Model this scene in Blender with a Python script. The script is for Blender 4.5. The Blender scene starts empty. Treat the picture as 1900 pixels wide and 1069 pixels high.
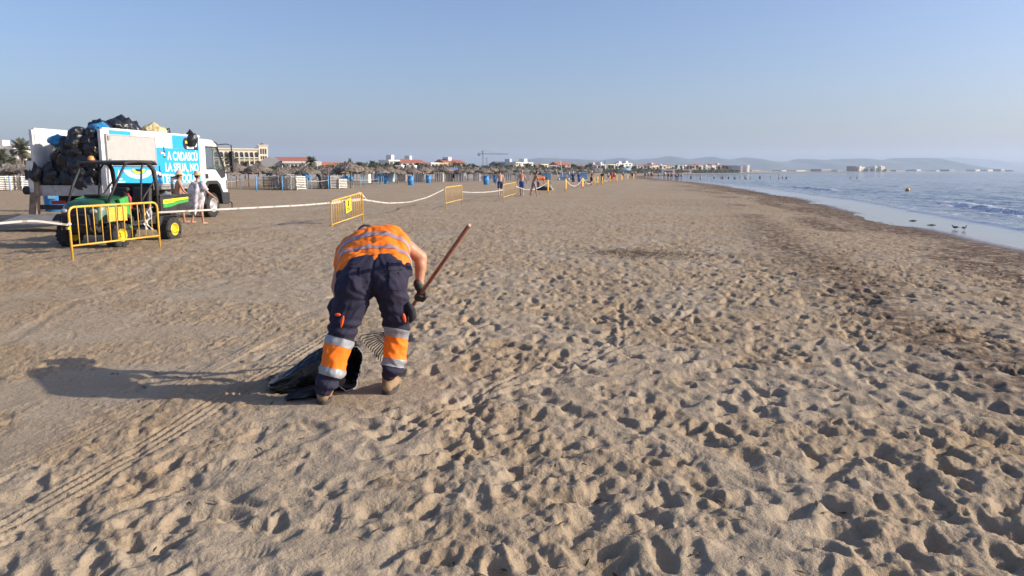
import bpy, bmesh, math, random
import numpy as np
from mathutils import Vector, Matrix, noise as mnoise
R = math.radians
random.seed(7)
rng = np.random.default_rng(11)
scn = bpy.context.scene
COL = scn.collection

# ------------------------------------------------------------------ camera, sky, sun, exposure
CAM_H = 1.65
FPX = 1380.0
TH = math.atan(216.5 / FPX)
cam_d = bpy.data.cameras.new('camera')
cam = bpy.data.objects.new('camera', cam_d)
COL.objects.link(cam)
cam.location = (0, 0, CAM_H)
cam.rotation_euler = (R(90) - TH, 0, 0)
cam_d.sensor_width = 36.0
cam_d.lens = 36.0 * FPX / 1900.0
cam_d.clip_start = 0.05
cam_d.clip_end = 30000
scn.camera = cam

SUN_EL, SUN_AZ = R(22.5), R(95.5)        # azimuth clockwise from +Y
world = bpy.data.worlds.new('World')
scn.world = world
world.use_nodes = True
wn = world.node_tree
bg = wn.nodes['Background']
sky = wn.nodes.new('ShaderNodeTexSky')
sky.sky_type = 'NISHITA'
sky.sun_disc = False
sky.sun_elevation = SUN_EL
sky.sun_rotation = SUN_AZ
sky.altitude = 0
sky.air_density = 1.0
sky.dust_density = 2.3
sky.ozone_density = 4.0
tint = wn.nodes.new('ShaderNodeVectorMath'); tint.operation = 'MULTIPLY'
tint.inputs[1].default_value = (1.05, 0.98, 1.06)          # the slightly violet city haze of the day
wn.links.new(sky.outputs[0], tint.inputs[0])
wn.links.new(tint.outputs[0], bg.inputs[0])
bg.inputs[1].default_value = 0.120

sun_d = bpy.data.lights.new('sun', 'SUN')
sun_d.energy = 4.6
sun_d.angle = R(0.6)
sun_d.color = (1.0, 0.89, 0.76)
sun = bpy.data.objects.new('sun', sun_d)
COL.objects.link(sun)
sdir = Vector((math.sin(SUN_AZ) * math.cos(SUN_EL), math.cos(SUN_AZ) * math.cos(SUN_EL), math.sin(SUN_EL)))
sun.rotation_euler = sdir.to_track_quat('Z', 'Y').to_euler()
sun.location = (20, -10, 30)

scn.view_settings.view_transform = 'Standard'
scn.view_settings.look = 'None'
scn.view_settings.exposure = 0.53
scn.view_settings.gamma = 1.0
scn.view_settings.use_curve_mapping = False
scn.cycles.volume_bounces = 1

# ------------------------------------------------------------------ measuring helpers (photo pixel + distance -> place)
def ray(px, py):
    a = (px - 950) / FPX
    b = -(py - 534.5) / FPX
    return a, math.cos(TH) + b * math.sin(TH), -math.sin(TH) + b * math.cos(TH)
def G(px, py, z=0.0):
    x, y, w = ray(px, py)
    t = (z - CAM_H) / w
    return Vector((x * t, y * t, z))
def P(px, py, Y):
    x, y, w = ray(px, py)
    t = Y / y
    return Vector((x * t, Y, CAM_H + w * t))

# ------------------------------------------------------------------ materials
MATS = {}
def mat(name, col, rough=0.6, metal=0.0, var=0.08, vscale=6.0, bump=0.0, bscale=40.0, alpha=1.0, emit=0.0,
        trans=0.0, coat=0.0, sheen=0.0, coord='Object', spec=0.5):
    if name in MATS:
        return MATS[name]
    m = bpy.data.materials.new(name)
    m.use_nodes = True
    nt = m.node_tree
    b = nt.nodes['Principled BSDF']
    b.inputs['Roughness'].default_value = rough
    b.inputs['Metallic'].default_value = metal
    b.inputs['Specular IOR Level'].default_value = spec
    b.inputs['Transmission Weight'].default_value = trans
    b.inputs['Coat Weight'].default_value = coat
    b.inputs['Sheen Weight'].default_value = sheen
    b.inputs['Alpha'].default_value = alpha
    tc = nt.nodes.new('ShaderNodeTexCoord')
    nz = nt.nodes.new('ShaderNodeTexNoise')
    nz.inputs['Scale'].default_value = vscale
    nz.inputs['Detail'].default_value = 5
    nt.links.new(tc.outputs[coord], nz.inputs['Vector'])
    ramp = nt.nodes.new('ShaderNodeMapRange')
    ramp.inputs['From Min'].default_value = 0.3
    ramp.inputs['From Max'].default_value = 0.7
    ramp.inputs['To Min'].default_value = 1 - var * 1.5
    ramp.inputs['To Max'].default_value = 1 + var
    nt.links.new(nz.outputs[0], ramp.inputs[0])
    mul = nt.nodes.new('ShaderNodeVectorMath')
    mul.operation = 'SCALE'
    mul.inputs[0].default_value = col[:3]
    nt.links.new(ramp.outputs[0], mul.inputs['Scale'])
    nt.links.new(mul.outputs[0], b.inputs['Base Color'])
    if bump > 0:
        n2 = nt.nodes.new('ShaderNodeTexNoise')
        n2.inputs['Scale'].default_value = bscale
        n2.inputs['Detail'].default_value = 4
        nt.links.new(tc.outputs[coord], n2.inputs['Vector'])
        bp = nt.nodes.new('ShaderNodeBump')
        bp.inputs['Strength'].default_value = 1.0
        bp.inputs['Distance'].default_value = bump
        nt.links.new(n2.outputs[0], bp.inputs['Height'])
        nt.links.new(bp.outputs[0], b.inputs['Normal'])
    MATS[name] = m
    return m

# ------------------------------------------------------------------ mesh builder
class MB:
    def __init__(s):
        s.v = []; s.f = []
    def add(s, vs, fs):
        o = len(s.v)
        s.v.extend([tuple(p) for p in vs])
        s.f.extend([tuple(i + o for i in f) for f in fs])
        return s
    def box(s, c, d, rot=None):
        x, y, z = d[0] / 2, d[1] / 2, d[2] / 2
        vs = [Vector(p) for p in ((-x,-y,-z),(x,-y,-z),(x,y,-z),(-x,y,-z),(-x,-y,z),(x,-y,z),(x,y,z),(-x,y,z))]
        if rot is not None:
            vs = [rot @ p for p in vs]
        c = Vector(c)
        return s.add([p + c for p in vs], [(0,3,2,1),(4,5,6,7),(0,1,5,4),(1,2,6,5),(2,3,7,6),(3,0,4,7)])
    def tube(s, pts, rad, seg=8, cap=True, squash=None):
        pts = [Vector(p) for p in pts]
        n = len(pts)
        if not hasattr(rad, '__len__'):
            rad = [rad] * n
        t0 = (pts[1] - pts[0]).normalized()
        up = Vector((0, 0, 1)) if abs(t0.z) < 0.9 else Vector((0, 1, 0))
        a = t0.cross(up).normalized()
        vs = []; fs = []
        for i in range(n):
            t = (pts[min(i + 1, n - 1)] - pts[max(i - 1, 0)])
            if t.length < 1e-9: t = t0
            t.normalize()
            a = (a - t * a.dot(t))
            if a.length < 1e-6: a = t.cross(Vector((0, 1, 0.3)))
            a.normalize()
            b = t.cross(a)
            for k in range(seg):
                w = 2 * math.pi * k / seg
                q = 1.0 if squash is None else squash
                vs.append(pts[i] + (a * math.cos(w) + b * math.sin(w) * q) * rad[i])
        for i in range(n - 1):
            for k in range(seg):
                k2 = (k + 1) % seg
                fs.append((i*seg+k, i*seg+k2, (i+1)*seg+k2, (i+1)*seg+k))
        if cap:
            fs.append(tuple(range(seg))[::-1])
            fs.append(tuple((n-1)*seg + k for k in range(seg)))
        return s.add(vs, fs)
    def capsule(s, p, q, r1, r2=None, seg=14):
        r2 = r1 if r2 is None else r2
        p, q = Vector(p), Vector(q)
        d = q - p
        if d.length < 1e-6: d = Vector((0, 0, 1e-4))
        d.normalize()
        pts = []; rad = []
        for a in (-86, -65, -40, -15):
            pts.append(p + d * r1 * math.sin(R(a))); rad.append(r1 * math.cos(R(a)))
        for t in (0.0, 0.33, 0.66, 1.0):
            pts.append(p.lerp(q, t)); rad.append(r1 + (r2 - r1) * t)
        for a in (15, 40, 65, 86):
            pts.append(q + d * r2 * math.sin(R(a))); rad.append(r2 * math.cos(R(a)))
        return s.tube(pts, rad, seg)
    def ell(s, c, r, rot=None, seg=16, rings=10):
        vs = []; fs = []
        c = Vector(c)
        for i in range(1, rings):
            th = math.pi * i / rings
            for k in range(seg):
                ph = 2 * math.pi * k / seg
                p = Vector((r[0]*math.sin(th)*math.cos(ph), r[1]*math.sin(th)*math.sin(ph), r[2]*math.cos(th)))
                if rot is not None: p = rot @ p
                vs.append(p + c)
        for i in range(rings - 2):
            for k in range(seg):
                k2 = (k+1) % seg
                fs.append((i*seg+k, (i+1)*seg+k, (i+1)*seg+k2, i*seg+k2))
        a = Vector((0,0,r[2])); b = Vector((0,0,-r[2]))
        if rot is not None: a = rot @ a; b = rot @ b
        vs.append(a + c); vs.append(b + c)
        m = len(vs)
        for k in range(seg):
            k2 = (k+1) % seg
            fs.append((m-2, k, k2)); fs.append((m-1, (rings-2)*seg+k2, (rings-2)*seg+k))
        return s.add(vs, fs)
    def lathe(s, prof, origin=(0,0,0), axis='Z', seg=24, closed=False):
        vs = []; fs = []
        o = Vector(origin)
        n = len(prof)
        for k in range(seg):
            w = 2*math.pi*k/seg
            for r, h in prof:
                x, y = r*math.cos(w), r*math.sin(w)
                p = Vector((x, y, h)) if axis == 'Z' else (Vector((h, x, y)) if axis == 'X' else Vector((y, h, x)))
                vs.append(o + p)
        for k in range(seg):
            k2 = (k+1) % seg
            for i in range(n if closed else n - 1):
                j = (i + 1) % n
                fs.append((k*n+i, k2*n+i, k2*n+j, k*n+j))
        return s.add(vs, fs)
    def prism(s, poly, a, b, axis='X'):
        # poly: 2d points in the two other axes; extruded from a to b along axis
        n = len(poly)
        def mk(u, v, w):
            return (w, u, v) if axis == 'X' else ((u, w, v) if axis == 'Y' else (u, v, w))
        vs = [mk(u, v, a) for u, v in poly] + [mk(u, v, b) for u, v in poly]
        fs = [tuple(range(n))[::-1], tuple(range(n, 2*n))]
        for i in range(n):
            j = (i+1) % n
            fs.append((i, j, n+j, n+i))
        return s.add(vs, fs)
    def mesh(s, name, smooth=False):
        me = bpy.data.meshes.new(name)
        me.from_pydata(s.v, [], s.f)
        bm = bmesh.new(); bm.from_mesh(me)
        bmesh.ops.recalc_face_normals(bm, faces=bm.faces)
        bm.to_mesh(me); bm.free()
        if smooth:
            me.polygons.foreach_set('use_smooth', [True]*len(me.polygons))
        return me
    def build(s, name, m, parent=None, smooth=False, loc=None, bevel=0.0):
        me = s.mesh(name, smooth)
        return link(name, me, m, parent, loc, bevel)

def link(name, me, m, parent=None, loc=None, bevel=0.0):
    if m is not None:
        if not isinstance(m, (list, tuple)): m = [m]
        if not me.materials:
            for q in m: me.materials.append(q)
    o = bpy.data.objects.new(name, me)
    COL.objects.link(o)
    if parent is not None: o.parent = parent
    if loc is not None: o.location = loc
    if bevel > 0:
        md = o.modifiers.new('bevel', 'BEVEL'); md.width = bevel; md.segments = 2; md.limit_method = 'ANGLE'
    return o

def tag(o, label=None, cat=None, group=None, kind=None):
    if label: o['label'] = label
    if cat: o['category'] = cat
    if group: o['group'] = group
    if kind: o['kind'] = kind
    return o

def thing(name, label, cat, loc=(0,0,0), rz=0.0, group=None):
    o = bpy.data.objects.new(name, None)
    COL.objects.link(o)
    o.empty_display_size = 0.2
    o.location = loc; o.rotation_euler = (0, 0, rz)
    return tag(o, label, cat, group)

def copy_tree(o, parent=None):
    c = o.copy(); COL.objects.link(c)
    if parent is not None: c.parent = parent
    for ch in o.children: copy_tree(ch, c)
    return c

def place(proto, used, loc, rz=0, scale=1.0, label=None, group=None):
    """first call moves the prototype itself, later calls copy it"""
    if not used: o = proto; used.append(1)
    else: o = copy_tree(proto)
    o.location = loc; o.rotation_euler = (0, 0, rz)
    o.scale = (scale,)*3 if not hasattr(scale, '__len__') else scale
    if label: o['label'] = label
    if group: o['group'] = group
    return o

def melt(mb, name, voxel, smooth_it=6, fac=0.5):
    """union of overlapping closed shapes -> one continuous smooth mesh"""
    me = mb.mesh('tmp')
    o = bpy.data.objects.new('tmp', me); COL.objects.link(o)
    md = o.modifiers.new('r', 'REMESH'); md.mode = 'VOXEL'; md.voxel_size = voxel; md.use_smooth_shade = True
    if smooth_it:
        sm = o.modifiers.new('s', 'SMOOTH'); sm.iterations = smooth_it; sm.factor = fac
    dg = bpy.context.evaluated_depsgraph_get()
    out = bpy.data.meshes.new_from_object(o.evaluated_get(dg))
    out.name = name
    bpy.data.objects.remove(o); bpy.data.meshes.remove(me)
    out.polygons.foreach_set('use_smooth', [True]*len(out.polygons))
    return out

def get_co(me):
    a = np.empty(len(me.vertices)*3); me.vertices.foreach_get('co', a); return a.reshape(-1, 3)
def get_no(me):
    a = np.empty(len(me.vertices)*3); me.vertices.foreach_get('normal', a); return a.reshape(-1, 3)
def set_co(me, a):
    me.vertices.foreach_set('co', a.reshape(-1)); me.update()

def cut(me, planes, offset, name):
    """slice of a mesh kept between planes [(point, normal)...] pushed out along the normals: a band sewn on cloth"""
    bm = bmesh.new(); bm.from_mesh(me)
    for co, no in planes:
        geom = bm.verts[:] + bm.edges[:] + bm.faces[:]
        bmesh.ops.bisect_plane(bm, geom=geom, plane_co=co, plane_no=no, clear_outer=True)
    bm.normal_update()
    vn = {v.index: v.normal.copy() for v in bm.verts}
    bm.verts.index_update()
    for v in bm.verts: v.co += v.normal * offset
    out = bpy.data.meshes.new(name); bm.to_mesh(out); bm.free()
    out.polygons.foreach_set('use_smooth', [True]*len(out.polygons))
    return out

# ------------------------------------------------------------------ numpy noise
_perm = rng.permutation(4096)
_grad = rng.random(4096) * 2 - 1
def vnoise(x, y, seed=0):
    xi = np.floor(x).astype(np.int64); yi = np.floor(y).astype(np.int64)
    xf = x - xi; yf = y - yi
    u = xf*xf*xf*(xf*(xf*6-15)+10); v = yf*yf*yf*(yf*(yf*6-15)+10)
    def g(a, b):
        h = _perm[(a + seed*131) & 4095]
        h = _perm[(h + b) & 4095]
        return _grad[h]
    n00 = g(xi, yi); n10 = g(xi+1, yi); n01 = g(xi, yi+1); n11 = g(xi+1, yi+1)
    return (n00*(1-u)+n10*u)*(1-v) + (n01*(1-u)+n11*u)*v
def fbm(x, y, octv=4, seed=0, gain=0.5):
    s = np.zeros_like(x); a = 1.0; f = 1.0
    for o in range(octv):
        s += a * vnoise(x*f + 17.3*o, y*f - 9.1*o, seed+o); a *= gain; f *= 2.03
    return s
def sstep(a, b, x):
    t = np.clip((x-a)/(b-a), 0, 1); return t*t*(3-2*t)

# ------------------------------------------------------------------ SHORE
SEA_Z = -0.25
shore_px = [(1900,458),(1700,416),(1600,393),(1500,370),(1350,345),(1290,338),(1230,333),(1195,328),(1280,324),(1500,321),(1640,320)]
sp = [G(px, py, SEA_Z) for px, py in shore_px]
SY = np.array([-200.0, 0.0, 10.0] + [p.y for p in sp] + [2600.0, 9000.0])
SX = np.array([-6.0, 9.2, 11.3] + [p.x for p in sp] + [2300.0, 9500.0])
def shore_x(y):
    return np.interp(y, SY, SX)

# ------------------------------------------------------------------ SAND
def build_sand():
    ncu = 1060
    u_in = np.linspace(-1, 1, ncu)
    ext = 1 + np.cumsum(np.geomspace(0.01, 1.0, 46)); ext = (ext - 1) / (ext[-1] - 1)
    U = np.concatenate([-1 - ext[::-1], u_in, 1 + ext])
    ys = [-60, -30, -12, -5, -2, 0.0, 0.6, 1.1, 1.5, 1.8, 2.0, 2.2]
    y = 2.3
    while y < 70:
        y += max(0.010, 0.0053 * y if y < 9 else 0.0053*y + 0.004*(y-9)); ys.append(y)
    while y < 8600:
        y *= 1.045; ys.append(y)
    Y = np.array(ys)
    w = 1.4 + 0.74 * np.maximum(Y, 0)
    au = np.abs(U)
    inner = np.minimum(au, 1)
    outer = np.maximum(au - 1, 0)
    lim = np.maximum(8600 - w, 400)
    X = np.sign(U)[None, :] * (inner[None, :]*w[:, None] + (outer[None, :]**3) * lim[:, None])
    YY = np.repeat(Y[:, None], len(U), 1)
    ny, nx = X.shape
    d = shore_x(YY) - X                 # distance inland of the water
    # trampling: strong near and right, calm at left
    tr = sstep(-3.4, 0.2, X + 0.05*(YY-3) + 1.0*vnoise(X*0.5, YY*0.5, 3)) * 0.88 + 0.12
    tr *= 1 - 0.55*sstep(9, 16, YY + 1.5*vnoise(X*0.4, YY*0.4, 5) - 0.25*np.maximum(X, 0))
    near = sstep(4.9, 3.6, YY + 0.38*np.maximum(-1.0-X, 0))
    tr = np.clip(np.maximum(tr, near*0.9), 0, 1)
    tr *= sstep(1.0, 6.0, d)
    tr = np.where(YY > 80, 0.3, tr)
    H = np.zeros_like(X)
    inn = YY < 90
    H += 0.03*fbm(X*0.22, YY*0.22, 2, 1) * inn
    H += tr * 0.006*fbm(X*1.6, YY*1.6, 3, 9) * inn
    H += tr * 0.006*fbm(X*7, YY*7, 3, 19) * sstep(60, 12, YY)
    # colour mixture: 1 = damp golden raked sand, 0 = pale dry trampled sand
    mixv = np.zeros_like(X)
    # stamps: foot hollows
    iu0 = np.searchsorted(U, -1); iu1 = np.searchsorted(U, 1)
    def stamp(cx, cy, L, W, ang, depth, rim, power=2.4, tread=0.0):
        Rr = max(L, W) * 1.9
        j0 = np.searchsorted(Y, cy - Rr); j1 = np.searchsorted(Y, cy + Rr)
        if j1 - j0 < 2: return
        wc = 1.4 + 0.74*max(cy, 0)
        wl = 1.4 + 0.74*max(cy - Rr, 0); wh = 1.4 + 0.74*(cy + Rr)
        lo = min((cx - Rr)/wl, (cx - Rr)/wh); hi = max((cx + Rr)/wl, (cx + Rr)/wh)
        i0 = np.searchsorted(U, lo); i1 = np.searchsorted(U, hi)
        if i1 - i0 < 2 or i0 < iu0-1 or i1 > iu1 + 2: return
        x = X[j0:j1, i0:i1] - cx; yy = YY[j0:j1, i0:i1] - cy
        c, s = math.cos(ang), math.sin(ang)
        a = (x*c + yy*s) / L; b = (-x*s + yy*c) / W
        b = b * (1 + 0.22*np.sin(a*2.2))
        r = np.sqrt(a*a + b*b)
        hgt = -depth*np.exp(-(r**power)*1.1) * (1 - 0.3*a) + rim*np.exp(-((r-1.35)/0.32)**2) * (0.7 + 0.6*a)
        if tread > 0:
            hgt += tread*np.sin(a*L*2*math.pi/0.028)*(r < 0.9)
        H[j0:j1, i0:i1] += hgt
    def field(x, y):
        t = sstep(-3.4, 0.2, np.array([x + 0.05*(y-3)]))[0]*0.88 + 0.12
        t *= 1 - 0.6*sstep(9, 16, np.array([y - 0.25*max(x, 0)]))[0]
        if y + 0.38*max(-1.0-x, 0) < 4.4: t = max(t, 0.95)
        return t
    protect = [(-1.33, 5.2), (-0.88, 5.4), (-1.2, 5.45)]
    N = 0
    for k in range(30000):
        y = 2.2 + 42*(random.random()**1.25)
        x = (random.random()*2-1) * (1.5 + 0.74*y)
        if x > float(shore_x(y)) - 2: continue
        t = field(x, y)
        if random.random() > t*(0.24 + 1.6*min(y, 12)/12.0)*.62: continue
        if any((x-a)**2 + (y-b)**2 < 0.16 for a, b in protect): continue
        kind = random.random()
        ang = random.choice([R(90), R(90), R(60), R(120), R(10), R(170)]) + random.gauss(0, 0.35)
        dep = (0.008 + 0.024*random.random()**2.0) * (0.40 + 0.60*t)
        if kind < 0.60:
            stamp(x, y, random.uniform(.09, .15), random.uniform(.038, .060), ang, dep, dep*0.22, 4.6, tread=(.0022 if y < 7 and random.random() < .22 else 0))
            if random.random() < .4:
                stamp(x+0.13*math.cos(ang), y+0.13*math.sin(ang), .06, .05, ang, dep*0.5, 0.004)
        elif kind < 0.85:
            stamp(x, y, random.uniform(.035, .07), random.uniform(.025, .045), ang, dep*.9, dep*0.2, 4.0)
        else:
            stamp(x, y, random.uniform(.14, .24), random.uniform(.06, .10), ang, dep*0.6, 0.004, 3.0)
        N += 1
    # a few crisp shoe prints with tread
    for px, py, an in [(80,855,170),(505,845,20),(330,1050,30),(545,915,160),(1570,885,-10),(960,865,200),(610,960,90)]:
        g = G(px, py); stamp(g.x, g.y, .14, .05, R(an), 0.014, 0.004, 5.0, tread=0.0022)
    # big dug hollows and mounds bottom right
    for px, py, L, W, an, dp, rm in [(1570,990,.16,.09,10,.07,.03),(1760,845,.14,.07,-50,.05,.01),(1885,925,.16,.08,0,.055,.01),
        (1745,960,.12,.07,-30,.05,.01),(1535,1025,.10,.06,-60,.05,.02),(1240,1010,.12,.20,80,-.045,.0),(1140,1040,.1,.1,0,.05,.015),
        (990,770,.09,.05,20,.04,.01),(935,800,.12,.06,70,.045,.012),(700,1030,.2,.09,30,.04,.012),(800,985,.2,.09,35,.04,.012),
        (1180,465,.5,.35,0,-.05,.0),(1500,680,.16,.08,0,.05,.012),(1740,700,.16,.08,0,.05,.012),(1590,745,.14,.1,0,.05,.01)]:
        g = G(px, py); stamp(g.x, g.y, L*.85, W*.85, R(an), dp*.6, rm*.5, 3.2)
    # polylines: drag marks and grooves
    def groove(pix, wid, dep, edge=0.3):
        pts = [G(a, b) for a, b in pix]
        for p, q in zip(pts[:-1], pts[1:]):
            n = max(2, int((q-p).length / (wid*0.9)))
            an = math.atan2(q.y-p.y, q.x-p.x)
            for i in range(n):
                c = p.lerp(q, (i+random.random()*0.3)/n)
                stamp(c.x, c.y, wid*1.3, wid*random.uniform(.4, .6), an + random.gauss(0, .06), dep*random.uniform(.5, 1), dep*edge, 2.4)
    groove([(1150,560),(1153,640),(1085,680),(1030,705)], .08, .010, .8)
    groove([(1030,705),(890,745),(830,790)], .09, .018, .6)
    groove([(60,1069),(330,985),(620,920),(760,870)], .05, .008, .5)
    groove([(30,620),(140,560),(290,520),(400,500)], .2, .008, .4)
    groove([(1600,560),(1350,480),(1200,440)], .25, .010, .3)
    groove([(840,600),(1050,560),(1150,545)], .12, .016, .5)
    groove([(750,800),(960,700),(1160,628)], .06, .014, .6)
    groove([(400,470),(700,395),(900,372)], .12, .005, .3)
    groove([(0,470),(300,425),(600,380)], .12, .006, .3)
    groove([(430,360),(640,352),(730,350)], .2, .012, .4)
    # fine clods (raked, crumbly sand) where the surface is coarse
    rough = sstep(-0.15, 0.45, fbm(X*0.9+3, YY*0.9, 3, 21) + 0.35*sstep(5, 12, YY) - 0.25*sstep(3.5, 1.5, YY))
    rough = np.clip(rough + 0.15, 0, 1) * sstep(0.6, 3.0, d)
    fine = np.abs(fbm(X*9, YY*9, 3, 31, 0.6))
    H += rough*0.013*(fine - 0.3) * sstep(60, 14, YY)
    H += rough*0.005*fbm(X*4.5, YY*5.5, 2, 35) * sstep(90, 20, YY)
    H += 0.0036*fbm(X*26, YY*26, 3, 41, .6) * sstep(14, 5, YY)*(.35+.65*rough)
    mid = sstep(7, 13, YY)*sstep(75, 40, YY)*sstep(.6, 3, d)
    H += mid*0.016*(np.abs(fbm(X*2.6, YY*2.4, 3, 45, .6))-.3)
    H += mid*0.010*fbm(X*6, YY*4, 2, 46)*sstep(30, 15, YY)
    # longish ripples scattered in the pale zones
    H += (1-rough)*tr*0.010*np.abs(fbm(X*5+0.8*YY, YY*6, 2, 47)) * sstep(30, 8, YY)
    # tyre tracks with lugs
    def track(pix, wid, ribs, dep, lug):
        pts = [G(a, b) for a, b in pix]
        s0 = 0.0
        for p, q in zip(pts[:-1], pts[1:]):
            L = (q-p).length; tx, ty = (q.x-p.x)/L, (q.y-p.y)/L
            j0 = np.searchsorted(Y, min(p.y, q.y) - .3); j1 = np.searchsorted(Y, max(p.y, q.y) + .3)
            x = X[j0:j1] - p.x; yy = YY[j0:j1] - p.y
            s = x*tx + yy*ty; v = -x*ty + yy*tx
            m = (s >= 0) & (s < L) & (np.abs(v) < wid/2)
            e = sstep(wid/2, wid/2*0.8, np.abs(v))
            wear = 0.65 + 0.35*sstep(-0.3, 0.3, vnoise(x*2.1, yy*2.1, 77))
            ph = v/wid*ribs
            rib = np.abs((ph - np.floor(ph)) - 0.5)*2
            lg = np.sin((s+s0)*2*math.pi/lug + np.floor(ph)*2.1)
            hh = -dep*0.5 + dep*(rib**2)*0.8 - dep*0.55*np.maximum(lg, 0)*(rib < 0.75)
            Hs = H[j0:j1]
            H[j0:j1] = np.where(m, Hs*(1-0.85*e*wear) + hh*e*wear*1.25, Hs)
            s0 += L
    track([(-60,1010),(120,915),(290,818),(420,735),(560,650),(640,600)], .24, 4, .016, .055)
    track([(-60,905),(130,820),(330,715),(470,640),(600,580)], .14, 3, .008, .05)
    # wheel ruts round the vehicles
    # calm under the feet and posts
    for a, b in protect:
        r2 = (X[:900]-a)**2 + (YY[:900]-b)**2
        H[:900] *= 1 - 0.85*np.exp(-r2/0.03)
    # beach slope down to the water and beyond; bay bottom
    H += np.where(YY < 3000, -0.25*sstep(7.0, -0.2, d)*sstep(8600, 4000, YY), 0)
    H = np.where(d < 0.6, H*sstep(-1.2, 0.6, d) + (-0.25 - 0.9*sstep(0.0, -8, d))*(1-sstep(-1.2, 0.6, d)), H)
    H = np.where(d < -12, -1.2, H)
    Z = H
    verts = np.stack([X, YY, Z], -1).reshape(-1, 3).astype(np.float32)
    me = bpy.data.meshes.new('sand')
    me.vertices.add(len(verts)); me.vertices.foreach_set('co', verts.ravel())
    jj, ii = np.meshgrid(np.arange(ny-1), np.arange(nx-1), indexing='ij')
    a = (jj*nx+ii).ravel()
    quads = np.stack([a, a+1, a+nx+1, a+nx], 1).astype(np.int32)
    me.loops.add(quads.size); me.loops.foreach_set('vertex_index', quads.ravel())
    me.polygons.add(len(quads)); me.polygons.foreach_set('loop_start', np.arange(0, quads.size, 4, dtype=np.int32))
    me.polygons.foreach_set('use_smooth', np.ones(len(quads), dtype=bool))
    me.update(calc_edges=True)
    # what the sand is made of (dryness, seaweed, wetness) as attributes
    mixv = np.clip(0.22 + 0.42*rough + 0.45*sstep(-1.0, -6.0, X + 0.25*YY) - 0.15*near, 0, 1)
    weed = sstep(5.0+YY*.02, 1.5, d + 1.6*vnoise(X*0.25, YY*0.25, 55))*sstep(0.25, 0.8, d)
    weed = np.maximum(weed, 0.32*sstep(14, 4, d + 3*vnoise(X*0.1, YY*0.1, 58)) * sstep(.25, .9, d))
    g = G(1185, 470)
    weed = np.maximum(weed, 0.75*np.exp(-((X-g.x)/1.1)**2 - ((YY-g.y)/0.8)**2))
    g = G(1370, 470)
    weed = np.maximum(weed, 0.45*np.exp(-((X-g.x)/1.0)**2 - ((YY-g.y)/0.6)**2))
    for dc, wd2, st in ((.8, .6, 1.5), (3.2, .7, 1.0), (6.0, .9, .7)):
        weed = np.maximum(weed, st*np.exp(-((d-dc-.9*vnoise(X*.12, YY*.12, 59+int(dc)))/(wd2*(1+YY*.01)))**2)*sstep(-.5, .15, vnoise(X*.35, YY*.35, 57+int(dc))))
    wet = sstep(1.3, 0.2, d)
    for nme, arr in (('damp', mixv), ('weed', weed), ('wet', wet)):
        at = me.attributes.new(nme, 'FLOAT', 'POINT')
        at.data.foreach_set('value', arr.astype(np.float32).ravel())
    def height(x, y):
        j = int(np.clip(np.searchsorted(Y, y), 1, ny-1)); 
        i = int(np.clip(np.searchsorted(X[j], x), 1, nx-1))
        return float(Z[j, i])
    return me, height

sand_me, ground_h = build_sand()

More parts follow.
